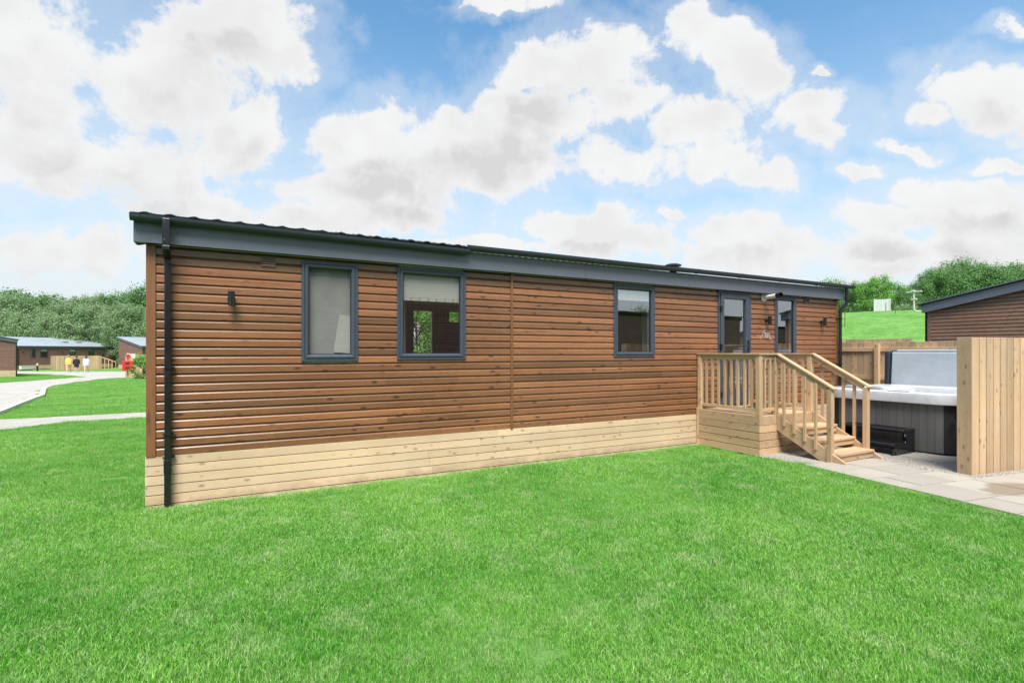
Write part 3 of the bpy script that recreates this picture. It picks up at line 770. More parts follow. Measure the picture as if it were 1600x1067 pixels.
def fill(D0, D1, dens, pxa, pxb, far=False, sc=1., var=None):
    n = int(dens*((D1**2-D0**2)/2*(pxb-pxa)/FPX))
    for _ in range(n):
        D = math.sqrt(random.uniform(D0**2, D1**2)); x, y = Wp(random.uniform(pxa, pxb), D)
        if not free(x, y, far) or (x > -.02 and y > -.12-.05*(1+math.sin(3*x)*math.sin(7.3*x+1))): continue
        gpts.append((x, y, ground_z(x, y)-.008, random.uniform(0, 6.3), sc*random.uniform(.8, 1.15)*(1+.25*math.sin(x*1.3+2)*math.cos(y*1.7)), random.randrange(4) if var is None else var))
for i in range(240):
    x = random.uniform(-.1, 7.8); gpts.append((x, -.19+random.gauss(0, .03), -.01, random.uniform(0, 6), random.uniform(.7, 1.), random.randrange(4)))
fill(2.0, 5.0, 85, -160, 1760); fill(5.0, 8.5, 60, -160, 1760, True); fill(8.5, 14, 34, -160, 1300, True, 1.1); fill(14, 24, 14, -120, 300, True, 1., 4); fill(24, 48, 5, -60, 300, True, 1.3, 4); fill(28, 53, 1.6, 1300, 1460, True, 1.9, 4)
for i in range(170):        # taller uncut fringe along skirting and paving edge
    x = random.uniform(0, 7.8); gpts.append((x, -.085-abs(random.gauss(0, .035)), -.01, random.uniform(0, 6), random.uniform(.45, .8), random.randrange(4)))
for i in range(260):
    x, y = G(-.03-abs(random.gauss(0,.02)), random.uniform(-3.2, .6)); gpts.append((x, y, 0, random.uniform(0, 6), random.uniform(.5, .9), random.randrange(4)))
for (x, y) in ((8.98,-2.40),(8.95,-2.42),(9.01,-2.38)): gpts.append((x, y, .02, random.random()*6, .42, 0))
scatter('lawn_grass', gpts, tufts, grass_m, 'short bright green mown lawn grass round the lodge', 'grass')
# pebbles
peb_m, t, p = newmat('pebble'); tn = attr(t, 'tone'); t.l.new(t.mix(tn, (.48,.44,.39), (.13,.115,.10)), p.inputs['Base Color']); p.inputs['Roughness'].default_value = .8
def pebs(name, n, rad):
    v = []; f = []; tone = []
    for i in range(n):
        r_ = rad*math.sqrt(random.random()); a = random.uniform(0, 6.3); cx, cy = r_*math.cos(a), r_*math.sin(a); s_ = random.uniform(.004, .011); k = len(v)
        pr = [(1,0,0),(-.9,.1,0),(0,1,.1),(.1,-1,0),(0,0,.8),(0,0,-.6)]
        ang = random.uniform(0, 6.3)
        for (x, y, z) in pr: x *= random.uniform(.6, 1.3); v.append((cx+s_*(x*math.cos(ang)-y*math.sin(ang)), cy+s_*(x*math.sin(ang)+y*math.cos(ang)), s_*z+.003))
        f += [(k+a_, k+b_, k+c_) for a_, b_, c_ in ((0,2,4),(2,1,4),(1,3,4),(3,0,4),(2,0,5),(1,2,5),(3,1,5),(0,3,5))]; tone += [random.random()]*8
    return srcobj(name, v, f, tone, peb_m)
ps = [pebs('pebble_patch', 160, .12) for _ in range(3)]
def inslab(x, y):
    d = Vector((x, y))-GO; u, v = d.dot(gx), d.dot(gy)
    if -.01 < u < 1.3 and -.47 < v < .42: return True
    if 0 < u < 1.3 and -.92 < v < .0: return True
    if v < -.9 and u > 0: return True
    if 1.93 < u < 3.17 and -.14 < v < .47: return True
    return False
pp = []
for _ in range(5200):
    x, y = random.uniform(7.7, 11.2), random.uniform(-3.6, -.9)
    if x < 9.28 and y > -1.26 and x > 7.86: continue
    if not pip(x, y, bed): continue
    ok = not any(inslab(x+a, y+b) for a, b in ((0,0),(.07,0),(-.07,0),(0,.07),(0,-.07)))
    if ok: pp.append((x, y, .016, random.uniform(0, 6), random.uniform(.8, 1.2), random.randrange(3)))
scatter('loose_gravel', pp, ps, peb_m, 'loose grey and buff gravel between the slabs and the hot tub', 'gravel')

# ------------------------------------------------------------------ fences
def fence(loc, rz, length, h, label, group, bw=.135, gap=.006, side=-1, posts=None, top_var=.0, end_board=False, rails=(.35,1.0,1.66)):
    f = thing('fence', (*loc, ground_z(*loc)), label, 'fence', group, rz); m1 = MB(); x = 0
    while x < length-.02:
        hh = h+random.uniform(-top_var, top_var); m1.box(x, min(x+bw, length), side*.02, side*.042, .0, hh); x += bw+gap
    m1.build('boards', fencew('z'), f, bevel=.003, local=True)
    for z in rails:
        m1 = MB(); m1.box(0, length, side*.019, -side*.019, z-.045, z+.045); m1.build('rail', fencew('x'), f, bevel=.003, local=True)
    for x in (posts or [0]+[min(length, (i+1)*1.8) for i in range(int(length/1.8))]):
        m1 = MB(); m1.box(x-.045, x+.045, -side*.02, -side*.115, 0, h-.04 if not end_board else h); m1.build('post', fencew('z'), f, bevel=.004, local=True)
    return f
nf = fence((9.105,-3.345), GA, 4.8, 1.79, gap=.014, bw=.128, top_var=.003, label= 'tall close-boarded pale timber fence end beside the hot tub, nearest fence', group=None, posts=[.05,1.85,3.65], end_board=True)
m = MB(); m.box(-.022, -.001, -.045, .125, 0, 1.79); m.build('end_board', fencew('z'), nf, bevel=.004, local=True)
m = MB()
x = .0
while x < 4.8: m.box(x, x+.135, .118, .138, 0, 1.788); x += .141
m.build('rear_boards', fencew('z'), nf, bevel=.003, local=True)
fence((14.05,-5.2), R(90), 10.5, 1.83, 'pale timber fence with top rail facing the hot tub, standing behind its raised cover', None, bw=.125, gap=.012, side=-1, top_var=.006)
fence((17.2,.95), R(90), 8, 1.98, 'farther timber fence whose top shows above the fence behind the hot tub', None, bw=.12, gap=.006, top_var=.004)

# ------------------------------------------------------------------ hot tub
tx0, tx1, ty0, ty1 = 10.22, 12.34, -2.86, -.74
tub = thing('hot_tub', (11.28, -1.8, 0), 'square hot tub with white rim and dark grey slatted cabinet', 'hot tub')
def rr(x0, x1, y0, y1, r_, n=10):
    o_ = []
    for (cx, cy, a0) in ((x1-r_, y1-r_, 0), (x0+r_, y1-r_, 90), (x0+r_, y0+r_, 180), (x1-r_, y0+r_, 270)):
        for i in range(n+1):
            a = R(a0+90*i/n); o_.append((cx+r_*math.cos(a), cy+r_*math.sin(a)))
    return o_
def loft(loops):
    mm = MB(); n = len(loops[0]); v = [q for lp in loops for q in lp]
    mm.add(v, [(i*n+k, i*n+(k+1)%n, (i+1)*n+(k+1)%n, (i+1)*n+k) for i in range(len(loops)-1) for k in range(n)]); return mm
# cabinet: many narrow boards following the rounded outline
ol = rr(tx0+.05, tx1-.05, ty0+.05, ty1-.05, .42, 24); 
dense = []
for i in range(len(ol)):
    a, b = Vector(ol[i]), Vector(ol[(i+1)%len(ol)]); k = max(1, int((b-a).length/.02))
    dense += [a+(b-a)*j/k for j in range(k)]
cum = [0.]; 
for i in range(1, len(dense)): cum.append(cum[-1]+(dense[i]-dense[i-1]).length)
m = MB(); tot = cum[-1]; bwid = .104; nb = int(tot/bwid); ci = 0
ctr = Vector((11.28, -1.8))
def at_s(s_):
    s_ %= tot
    i = int(np.searchsorted(cum, s_))-1; i = max(0, i); j = (i+1) % len(dense); seg = (cum[j] if j else tot)-cum[i]
    f = (s_-cum[i])/max(seg, 1e-6); p = dense[i]+(dense[j]-dense[i])*f; tg = (dense[j]-dense[i]).normalized(); return p, Vector((tg.y, -tg.x))
for b in range(nb):
    s0 = tot*b/nb+.002; s1 = tot*(b+1)/nb-.002; tn = random.random(); sub = 3
    v = []
    for j in range(sub+1):
        p, nr = at_s(s0+(s1-s0)*j/sub); q = p-nr*.012
        v += [(p.x, p.y, .04), (p.x, p.y, .80), (q.x, q.y, .80), (q.x, q.y, .04)]
    f = [(j*4+k, (j+1)*4+k, (j+1)*4+(k+1)%4, j*4+(k+1)%4) for j in range(sub) for k in range(4)]+[(0,1,2,3), tuple(sub*4+k for k in (3,2,1,0))]
    m.add(v, f, tn)
cab_m, t, p = newmat('grey_cabinet_board'); tn = attr(t, 'tone'); g = t.node('ShaderNodeTexCoord').outputs['Object']
c = t.mix(tn, (.125,.118,.112), (.155,.148,.140)); c = t.mix(t.rng(t.noise(t.vec('MULTIPLY', g, (60,60,2)), 1., 3), .4, .7, 0, .35), c, (.085,.08,.075)); t.l.new(c, p.inputs['Base Color']); p.inputs['Roughness'].default_value = .55
m.build('cabinet', cab_m, tub)
def inset(z, e, r_=.42): return [(x, y, z) for x, y in rr(tx0+e, tx1-e, ty0+e, ty1-e, max(.06, r_-e))]
m = loft([inset(.045,.066), inset(.82,.066)]); m.build('cabinet_core', plain('dark_core', (.02,.02,.02), .8), tub)
m = loft([inset(.02,.10), inset(.05,.04), inset(.055,.06)]); m.build('base', blackp, tub)
acr, t, p = newmat('white_acrylic'); g = t.node('ShaderNodeTexCoord').outputs['Object']; t.l.new(t.mix(t.rng(t.noise(g, 5., 6, .6, 1.), .45, .7), (.54,.54,.56), (.45,.45,.48)), p.inputs['Base Color']); p.inputs['Roughness'].default_value = .18
m = loft([inset(.795,.06), inset(.79,.0), inset(.80,-.012), inset(.90,-.012), inset(.945,.0), inset(.965,.03), inset(.97,.08), inset(.965,.20), inset(.94,.26,.7), inset(.86,.29,.7), inset(.45,.42,.9), inset(.30,.6,.95)])
m.add([(tx0+.6,ty0+.6,.30),(tx1-.6,ty0+.6,.30),(tx1-.6,ty1-.6,.30),(tx0+.6,ty1-.6,.30)], [(0,1,2,3)])
sh = m.build('shell', acr, tub, smooth=True)
wm = bpy.data.materials.new('tub_water'); wm.use_nodes = True; p = wm.node_tree.nodes['Principled BSDF']; p.inputs['Base Color'].default_value = (.75,.88,.90,1); p.inputs['Roughness'].default_value = .03; p.inputs['Transmission Weight'].default_value = .9; p.inputs['IOR'].default_value = 1.33
t = NT(wm.node_tree); bump(t, p, t.noise(t.node('ShaderNodeTexCoord').outputs['Object'], 8., 2), .15, .02)
m = MB(); lp = [(x, y, .875) for x, y in rr(tx0+.287, tx1-.287, ty0+.287, ty1-.287, .42)]; m.add(lp, [tuple(range(len(lp)))]); m.build('water', wm, tub)
grp = plain('grey_pad', (.30,.31,.33), .4)
m = MB(); m.box(tx0+.02, tx0+.19, -2.16, -1.84, .965, .984); pn = m.build('control_panel', plain('white_acrylic_pad', (.70,.70,.72), .2), tub, bevel=.012); 
m = MB(); m.box(tx0+.045, tx0+.15, -2.12, -1.93, .984, .988); m.build('screen', grp, pn)
for (yy) in (-1.55, -1.15):
    m = MB(); m.tube([(tx0+.30,yy-.15,.95),(tx0+.25,yy-.06,.985),(tx0+.25,yy+.06,.985),(tx0+.30,yy+.15,.95)], .035, 8); m.build('headrest', grp, tub, smooth=True)
p_, n_ = at_s(tot*.5); m = MB(); m.tube([(10.34,-2.72,.62),(10.29,-2.76,.62)], .022, 12); m.build('valve_knob', blackp, tub, smooth=True)
# cover folded up behind the tub
cv = thing('tub_cover', (12.5, -1.85, 0), 'pale grey folded hot tub cover standing upright behind the tub', 'tub cover')
vin, t, p = newmat('pale_vinyl'); g = t.node('ShaderNodeTexCoord').outputs['Object']; n_v = t.noise(g, 2.2, 5, .6)
t.l.new(t.mix(t.rng(n_v, .35, .7), (.43,.475,.52), (.36,.40,.44)), p.inputs['Base Color']); p.inputs['Roughness'].default_value = .45; bump(t, p, n_v, .4, .03)
def slabp(x0, x1, y0, y1, z0, z1, lean):
    mm = MB(); v = [(x+(z-z0)*lean, y, z) for z in (z0, z1) for (x, y) in ((x0,y0),(x1,y0),(x1,y1),(x0,y1))]
    mm.add(v, [(3,2,1,0),(4,5,6,7),(0,1,5,4),(1,2,6,5),(2,3,7,6),(3,0,4,7)]); return mm
slabp(12.36, 12.44, -2.92, -.86, .93, 1.60, .08).build('inner_panel', vin, cv, bevel=.02)
slabp(12.46, 12.56, -2.90, -.80, .95, 1.645, .08).build('outer_panel', plain('blue_grey_vinyl', (.10,.13,.17), .4), cv, bevel=.02)
m = MB(); m.tube([(12.45,-2.9,1.625),(12.45,-.95,1.625)], .022, 8); m.build('hinge_piping', vin, cv, smooth=True)
slabp(12.30, 12.47, -.845, -.775, .90, 1.60, .03).build('skirt_flap', plain('navy_vinyl', (.020,.030,.042), .45), cv, bevel=.01)
m = MB(); m.tube([(12.62,-2.9,.2),(12.66,-2.9,1.2)], .02, 8).cut().tube([(12.62,-.9,.2),(12.66,-.9,1.2)], .02, 8).cut(); m.build_each('lifter_arm', blackp, cv)
# plastic steps
st = thing('spa_steps', (9.95, -1.8, 0), 'black plastic two-tread steps against the hot tub cabinet', 'steps')
bp = plain('black_moulded_plastic', (.012,.013,.016), .22, 0, .2, 8.)
ya, yb = -2.24, -1.30
for (xa, xb, z) in ((9.62, 9.95, .20), (9.88, 10.24, .40)):
    m = MB(); m.prism([(xa, z-.045), (xa+.02, z-.055), (xb, z-.055), (xb, z-.002), (xb-.01, z), (xa+.02, z), (xa, z-.012)], 'y', ya, yb); m.build('tread', bp, st, bevel=.008)
    m = MB(); 
    k = 6
    for i in range(k): m.box(xa+.05+i*.04, xa+.06+i*.04, ya+.05, yb-.05, z, z+.003)
    m.build('grip', bp, st)
for y in (ya, yb-.05):
    m = MB(); m.prism([(9.60,.018),(9.66,.0),(10.24,.0),(10.24,.345),(9.96,.345),(9.93,.30),(9.97,.22),(9.90,.145),(9.68,.145),(9.62,.12)], 'y', y+.004, y+.046)
    sp_ = m.build('side_panel', bp, st, bevel=.008)
    m = MB(); m.tube([(9.72,y-.004,.06),(9.72,y+.05,.06)], .055, 14); m.tube([(9.99,y-.004,.27),(9.99,y+.05,.27)], .045, 14); m.build('boss', bp, sp_, smooth=True)

# ------------------------------------------------------------------ other lodges
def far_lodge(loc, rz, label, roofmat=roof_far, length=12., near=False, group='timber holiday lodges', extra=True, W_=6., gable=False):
    lg = thing('lodge', loc, label, 'lodge', group, rz); cm = brown_far('x') if not near else wood('stained_cladding_neighbour', (.22,.118,.080), (.17,.088,.060), (.07,.04,.03), 'x', .5, .5, .22)
    global window
    m = MB(); wins = [(1.5,2.1,1.5,2.62), (2.6,3.5,1.5,2.62), (6.0,6.85,1.5,2.62), (8.4,9.27,.6,2.65), (9.95,10.6,1.45,2.62)] if extra else []
    rws = int((2.7-.528)/PITCH)+1
    clad(m, (0,0), (1,0), (0,-1), length, .528, rws, [(a+.03,b-.03,c+.02,d-.02) for a, b, c, d in wins], joints=False)
    for (p0, d, nr) in (((0,W_),(0,-1),(-1,0)), ((length,0),(0,1),(1,0))):
        sp2 = (lambda z: (0, min(W_, W_-(z-2.85)/.2))) if nr[0] < 0 else (lambda z: (max(0, (z-2.85)/.2), W_))
        if gable: sp2 = lambda z: (max(0, (z-2.85)/.2), min(W_, W_-(z-2.85)/.2))
        clad(m, p0, d, nr, W_, .528, rws+13, span=sp2, joints=False)
    clad(m, (length,W_), (-1,0), (0,1), length, .528, rws+(1 if gable else 12), joints=False)
    m.build('cladding', cm, lg, smooth=True, local=True)
    H_ = W_/2
    m = MB(); m.prism([(.025,.4),(W_-.025,.4),(W_-.025,2.8),(H_,2.8+H_*.2),(.025,2.8)] if gable else [(.025,.4),(W_-.025,.4),(W_-.025,2.8+W_*.2),(.025,2.8)], 'x', .02, length-.02); m.build('core', plain('dark_room', (.03,.03,.03), .8), lg, local=True)
    m = MB()
    for r in range(5):
        zt = .525-r*.105; 
        m.box(0, length, -.004, .02, zt-.099, zt); m.box(-.004, .02, .02, W_, zt-.099, zt); m.box(length-.02, length+.004, .02, W_, zt-.099, zt)
    m.build('skirting', cream('x'), lg, local=True)
    for xx in (0, length-.07):
        m = MB(); m.box(xx-.006 if xx == 0 else xx, xx+.07 if xx == 0 else length+.006, -.014, .07, .525, 2.74); m.build('corner_board', cm, lg, local=True)
    m = MB(); m.box(-.1, length+.1, -.11, -.085, 2.70, 2.92)
    if gable: m.box(-.1, length+.1, W_+.085, W_+.11, 2.70, 2.92)
    for xx in (-.1, length+.075): m.prism([(-.085,2.70),(H_,2.70+(H_+.085)*.2),(W_+.085,2.70),(W_+.085,2.92),(H_,2.92+(H_+.085)*.2),(-.085,2.92)] if gable else [(-.085,2.70),(W_+.1,2.70+(W_+.1)*.2),(W_+.1,2.935+(W_+.1)*.2),(-.085,2.92)], 'x', xx, xx+.025)
    m.build('fascia', slate, lg, local=True)
    m = MB(); m.prism([(-.17,2.935),(H_,2.935+(H_+.17)*.2),(W_+.17,2.935),(W_+.17,2.97),(H_,2.97+(H_+.17)*.2),(-.17,2.97)] if gable else [(-.17,2.935),(W_+.2,2.95+(W_+.2)*.2),(W_+.2,2.99+(W_+.2)*.2),(-.17,2.97)], 'x', -.15, length+.15); rf = m.build('roof', roofmat, lg, local=True)
    m = MB(); m.tube([(-.14,-.15,2.93),(length+.14,-.15,2.93)], .05, 8); m.build('gutter', slate_d, lg, smooth=True, local=True)
    for xx in (.17, length-.1):
        m = MB(); m.box(xx-.035, xx+.035, -.10, -.03, 0, 2.9); m.build('downpipe', blackp, lg, local=True)
    if extra:
        for (a, b, c, d) in wins:
            m = MB(); mitre(m, a, b, c, d, [(0,.02),(0,-.022),(.06,-.03),(.075,-.026),(.08,.01)]); wn = m.build('window' if c > 1 else 'door', anthra, lg, local=True)
            m = MB(); m.add([(a+.07,.008,c+.07),(b-.07,.008,c+.07),(b-.07,.008,d-.07),(a+.07,.008,d-.07)], [(0,1,2,3)]); m.build('pane', glass, wn, local=True)
            if a in (2.6, 6.0):
                m = MB(); m.box(a+.08, b-.08, .014, .02, d-.35, d-.08); m.build('blind', cloth, wn, local=True)
        for xx in (.75, 5.1, 9.65, 11.3):
            m = MB(); m.box(xx-.03, xx+.03, -.12, -.01, 2.10, 2.26); m.build('wall_light', blackp, lg, local=True)
        for xx in (7.2, 8.9):
            m = MB(); m.box(xx-.3, xx+.3, 2.4, 3.0, 3.35, 3.62); m.build('skylight', slate, rf, local=True)
    return lg
def heading(deg_cam):        # direction given as degrees clockwise from the view axis -> rotation about z of +x
    return R(90)-(YAW+R(deg_cam))
def place(px, D): x, y = Wp(px, D); return (x, y, ground_z(x, y))
# right-hand neighbour: gable towards us, eave at the far left corner
nl = far_lodge((30, .917, 0), R(180), 'brown timber lodge behind the right-hand fence with sloping slate grey bargeboard', roofmat=roofm, near=True, extra=False, W_=6.1, gable=True)
m = MB(); m.tube([(12.08,-.11,2.74),(12.10,-.20,2.74),(12.16,-.26,2.78),(12.16,-.27,2.92),(12.16,-.27,3.32)], .022, 8)
ae = m.build('aerial', whitep, nl, smooth=True, local=True)
m = MB(); m.bar((12.16,-.45,3.31),(12.16,-.08,3.31), .07, .03); m.bar((12.04,-.27,3.33),(12.28,-.27,3.33), .04, .03); m.bar((12.16,-.34,3.10),(12.16,-.20,3.10), .05, .04); m.build('aerial_bar', whitep, ae, local=True)
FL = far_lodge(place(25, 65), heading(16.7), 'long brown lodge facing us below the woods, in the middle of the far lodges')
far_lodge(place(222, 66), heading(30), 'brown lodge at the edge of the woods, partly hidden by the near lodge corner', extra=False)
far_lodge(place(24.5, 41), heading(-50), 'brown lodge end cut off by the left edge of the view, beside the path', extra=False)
# lodges across the lawn, seen only as reflections in the glass
far_lodge((-3.6, -16.4, 0), 0, 'brown lodge across the lawn, mirrored in the two left windows', roofmat=roofm, extra=False)
far_lodge((22.5, -26, 0), 0, 'brown lodge across the path, mirrored in the door glass', roofmat=roofm, extra=False)
far_lodge((48, -34, 0), 0, 'brown lodge at the far side of the path, mirrored in the window beside the door', roofmat=roofm, extra=False)
# screen fence and steps in front of the far lodge
bx, by = Wp(80, 63); ex, ey = Wp(158, 66.5); ang = math.atan2(ey-by, ex-bx); ln = math.hypot(ex-bx, ey-by)
fence((bx, by), ang, ln, 1.72, 'pale screen fence in front of the far lodge, behind the walkers', None, top_var=0, bw=.14)
bx, by = Wp(197, 40.5); ex, ey = Wp(330, 44); fence((bx, by), math.atan2(ey-by, ex-bx), 5., 1.75, 'short pale fence behind the red fire point and shrub', None, bw=.14)

# steps rail of far lodge
sr = thing('stair_rail', (*Wp(158, 66.2), ground_z(*Wp(158,66.2))), 'pale sloping stair rail at the right end of the screen fence', 'stair rail', rz=heading(60))
m = MB(); m.bar((0,0,1.6), (1.5,0,.95), .09, .12); m.build('handrail', deckw('x'), sr, local=True)
for i in range(5):
    m = MB(); m.box(i*.37-.035, i*.37+.035, -.03, .03, 0, 1.55-i*.37*.433); m.build('baluster', deckw('z'), sr, local=True)

# bollard light, white box
x, y, z = place(58.5, 59); bl = thing('bollard_light', (x, y, z), 'black bollard light with white top on the lawn by the far lodge', 'bollard')
m = MB(); m.tube([(0,0,0),(0,0,.62)], .09, 12); m.build('post', blackp, bl, local=True)
m = MB(); m.tube([(0,0,.62),(0,0,.82),(0,0,.86)], [.085,.10,.05], 12); m.build('lamp_head', whitep, bl, local=True)
x, y, z = place(41, 63.5); gb = thing('gas_cabinet', (x, y, z), 'low white cabinet against the far lodge skirting', 'cabinet', rz=heading(16.7))
m = MB(); m.box(-.62, .62, -.2, .2, .10, .50); m.build('body', whitep, gb, bevel=.02, local=True)
m = MB(); m.box(-.64, .64, -.22, .22, .50, .53); m.build('lid', whitep, gb, local=True)
m = MB(); m.box(-.6, .6, -.18, .18, 0, .10); m.build('plinth', blackp, gb, local=True)

# red fire point
x, y, z = place(199.5, 36.5); fp = thing('fire_point', (x, y, z), 'red fire point box with bell on a timber post beside the road', 'fire point', rz=-YAW+R(35))
red = plain('red_plastic', (.62,.03,.025), .4); 
m = MB(); m.box(-.05, .05, .02, .10, 0, 1.85); m.build('post', deckw('z'), fp, local=True)
m = MB(); m.box(-.30, .30, -.20, .02, .62, 1.30); bxo = m.build('box', red, fp, bevel=.02, local=True)
m = MB(); m.box(-.12, .13, -.205, -.199, 1.06, 1.18); m.box(-.12, .13, -.205, -.199, .74, .88); m.build('dark_panel', dark, bxo, local=True)
m = MB(); m.box(-.06, .42, .0, .02, 1.48, 1.80); m.build('white_plate', whitep, fp, local=True)
m = MB(); m.tube([(.03,0,1.63),(.03,-.08,1.63)], .13, 16); m.build('bell', red, fp, smooth=True, local=True)

# kerb edging along the lane
def strip(name, pts, wd, h, mat):
    mm = MB()
    for (a, b) in zip(pts[:-1], pts[1:]):
        a3 = Vector((*a, ground_z(*a)+h/2)); b3 = Vector((*b, ground_z(*b)+h/2)); mm.bar(a3, b3, wd, h)
    o_ = mm.build(name, mat); tag(o_, kind='structure')
strip('kerb', [gp(*q) for q in [(-60,668),(0,645.8),(32,632.3),(66,619.4),(67.5,613),(70,607.6)]], .16, .09, plain('concrete_kerb', (.55,.52,.46), .8))

# ------------------------------------------------------------------ hillside bits
def hillp(px, D): x, y = Wp(px, D); return x, y, ground_z(x, y)
x, y, z = hillp(1378, 47); sc_ = thing('white_screen', (x, y, z), 'white two-panel screen standing on the grass bank', 'screen', rz=-YAW)
m = MB(); m.box(-.72, .0, -.02, .02, .08, 1.30); m.build('panel', plain('pale_mesh_sheet', (.46,.49,.48), .6), sc_, local=True)
m = MB(); m.prism([(.0,.30),(.72,.18),(.80,1.38),(.0,1.30)], 'y', .0, .04); m.build('panel', plain('pale_mesh_sheet', (.46,.49,.48), .6), sc_, local=True)
for xx in (-.72, 0, .0+.70):
    m = MB(); m.box(xx-.03, xx+.03, -.05, -.021, -.05 , 1.34); m.build('post', whitep, sc_, local=True)
for (px, D, hh, lb) in ((1399, 38, .85, 'thin wooden stake on the bank right of the white screen, lower of two'), (1384, 43, .75, 'thin wooden stake on the bank just below the white screen'), (1320, 36, 1.05, 'slim wooden stake on the bank beside the near lodge corner')):
    x, y, z = hillp(px, D); m = MB(); v0 = Vector((x, y, z)); m.tube([v0-Vector((0,0,.1)), v0+Vector((.02,0,hh))], [.03,.025], 6)
    o = m.build('stake', plain('weathered_stake', (.16,.11,.08), .9)); tag(o, lb, 'stake', 'wooden stakes on the bank')

# ------------------------------------------------------------------ trees
def leafmat(name, c1, c2, c3, tr=.25):
    m_ = bpy.data.materials.new(name); m_.use_nodes = True; t = NT(m_.node_tree); t.n.clear()
    o = t.node('ShaderNodeOutputMaterial'); tone = attr(t, 'tone'); oi = t.node('ShaderNodeObjectInfo').outputs['Random']
    g = t.node('ShaderNodeNewGeometry').outputs['Position']; n = t.noise(g, .55, 3, .6)
    c = t.mix(tone, c1, c2); c = t.mix(t.rng(n, .45, .7, 0, .8), c, c3); c = t.mix(t.math('MULTIPLY', oi, .5), c, c2)
    df = t.node('ShaderNodeBsdfPrincipled'); t.l.new(c, df.inputs['Base Color']); df.inputs['Roughness'].default_value = .6; df.inputs['Specular IOR Level'].default_value = .3
    tl = t.node('ShaderNodeBsdfTranslucent'); t.l.new(c, tl.inputs[0]); mx = t.node('ShaderNodeMixShader'); mx.inputs[0].default_value = tr
    t.l.new(df.outputs[0], mx.inputs[1]); t.l.new(tl.outputs[0], mx.inputs[2]); t.l.new(mx.outputs[0], o.inputs[0]); return m_
sage = leafmat('sage_leaves', (.20,.32,.14), (.29,.41,.21), (.13,.26,.09), .32)
deep = leafmat('deep_green_leaves', (.10,.22,.07), (.18,.34,.11), (.07,.17,.05), .35)
fresh = leafmat('fresh_green_leaves', (.15,.36,.06), (.22,.46,.09), (.10,.26,.05), .35)
bark = plain('pale_bark', (.28,.25,.21), .9, 0, .3, 3.); barkd = plain('brown_bark', (.12,.09,.07), .9, 0, .3, 3.)
def tree_proto(name, h, wd, base, nclump, nleaf, ls, lm, bm_, lean=.1, conic=0., pale=False):
    rt = bpy.data.objects.new(name, None); COL.objects.link(rt)
    m1 = MB(); tp = [(0,0,-.3),(.1*lean*h,0,h*.35),(.12*lean*h,.03*h,h*.7),(.1*lean*h,.02*h,h*.9)]
    m1.tube(tp, [h*.018+.04, h*.013+.02, h*.007+.01, .015], 7); cl = []
    for i in range(nclump):
        u = (i+.5)/nclump; z = base+(h-base)*(u**.9); rad = wd*.5*(math.sin(math.pi*(.12+.80*u))**.7)*(1-conic*u)
        a = i*2.399+random.uniform(-.5, .5); rr_ = rad*math.sqrt(random.uniform(.15, 1)); c = Vector((rr_*math.cos(a), rr_*math.sin(a), z)); cr = wd*random.uniform(.10, .19)
        cl.append((c, cr)); zb = max(base*.5, z-rr_*.8); m1.tube([(.1*lean*h*min(1, zb/h*2), .02*h*zb/h, zb), c*.5+Vector((0,0,zb*.5+.1*h*.2)), c], [.012*h*.5+.01, .008*h*.5+.008, .012], 5)
    for i in range(nclump//2):        # ragged shoots standing out of the crown
        a = random.uniform(0, 6.28); q = random.uniform(.1, .42)*wd; zz = h*random.uniform(.80, 1.0)-q*.55; c = Vector((q*math.cos(a), q*math.sin(a), zz+random.uniform(.02, .12)*h)); cl.append((c, wd*random.uniform(.03, .065)))
        m1.tube([c-Vector((0,0,.14*h)), c], [.015, .006], 4)
    t_ = m1.build('trunk', bm_, rt, smooth=True, local=True)
    m2 = MB(); vs = []; fs = []; tn = []
    for (c, cr) in cl:
        base_t = random.random()*.6
        for k in range(nleaf if cr > wd*.08 else nleaf//5):
            d = Vector((random.gauss(0,1), random.gauss(0,1), random.gauss(0,.8))).normalized(); rr_ = cr*(random.random()**.35)*(1+.5*(random.random()**4))
            p = c+d*rr_; n1_ = (d+Vector((random.gauss(0,.6), random.gauss(0,.6), random.gauss(0,.6)+.4))).normalized(); s_ = ls*random.uniform(.5, 1.1)
            x_ = n1_.orthogonal().normalized(); x_.rotate(Matrix.Rotation(random.uniform(0, 6.3), 3, n1_)); y_ = n1_.cross(x_); b = len(vs)
            vs += [p-x_*s_*.5, p+y_*s_*.32, p+x_*s_*.5, p-y_*s_*.32]; fs.append((b, b+1, b+2, b+3)); tn.append(min(1, base_t+random.random()*.4))
    m2.v = [tuple(q) for q in vs]; m2.f = fs; m2.t = tn; m2.build('crown', lm, rt, local=True)
    return rt
protoL = [tree_proto('woodland_tree', 11, 8.0, 1.0, 50, 300, .34, sage, bark), tree_proto('woodland_tree', 12, 7.0, 1.6, 50, 270, .32, sage, bark, .3), tree_proto('woodland_tree', 12.5, 8.5, 2.5, 50, 270, .34, deep, bark), tree_proto('woodland_tree', 10, 9.0, .4, 50, 300, .34, sage, bark)]
protoR = [tree_proto('hedgerow_tree', 5.0, 5.2, .1, 42, 230, .20, deep, barkd), tree_proto('hedgerow_tree', 5.2, 4.8, .1, 42, 230, .19, fresh, barkd), tree_proto('hedgerow_tree', 6.0, 5.4, .2, 46, 230, .20, deep, barkd, .3)]
used = set()
def plant(pr, px, D, sc, label, group, rz=None, xy=None):
    o = pr if id(pr) not in used else copy_tree(pr); used.add(id(pr))
    x, y = Wp(px, D) if xy is None else xy
    o.location = (x, y, ground_z(x, y)-.1); o.rotation_euler = (0, 0, random.uniform(0, 6.28) if rz is None else rz); o.scale = (sc, sc, sc*random.uniform(.93, 1.07))
    tag(o, label, 'tree', group); return o
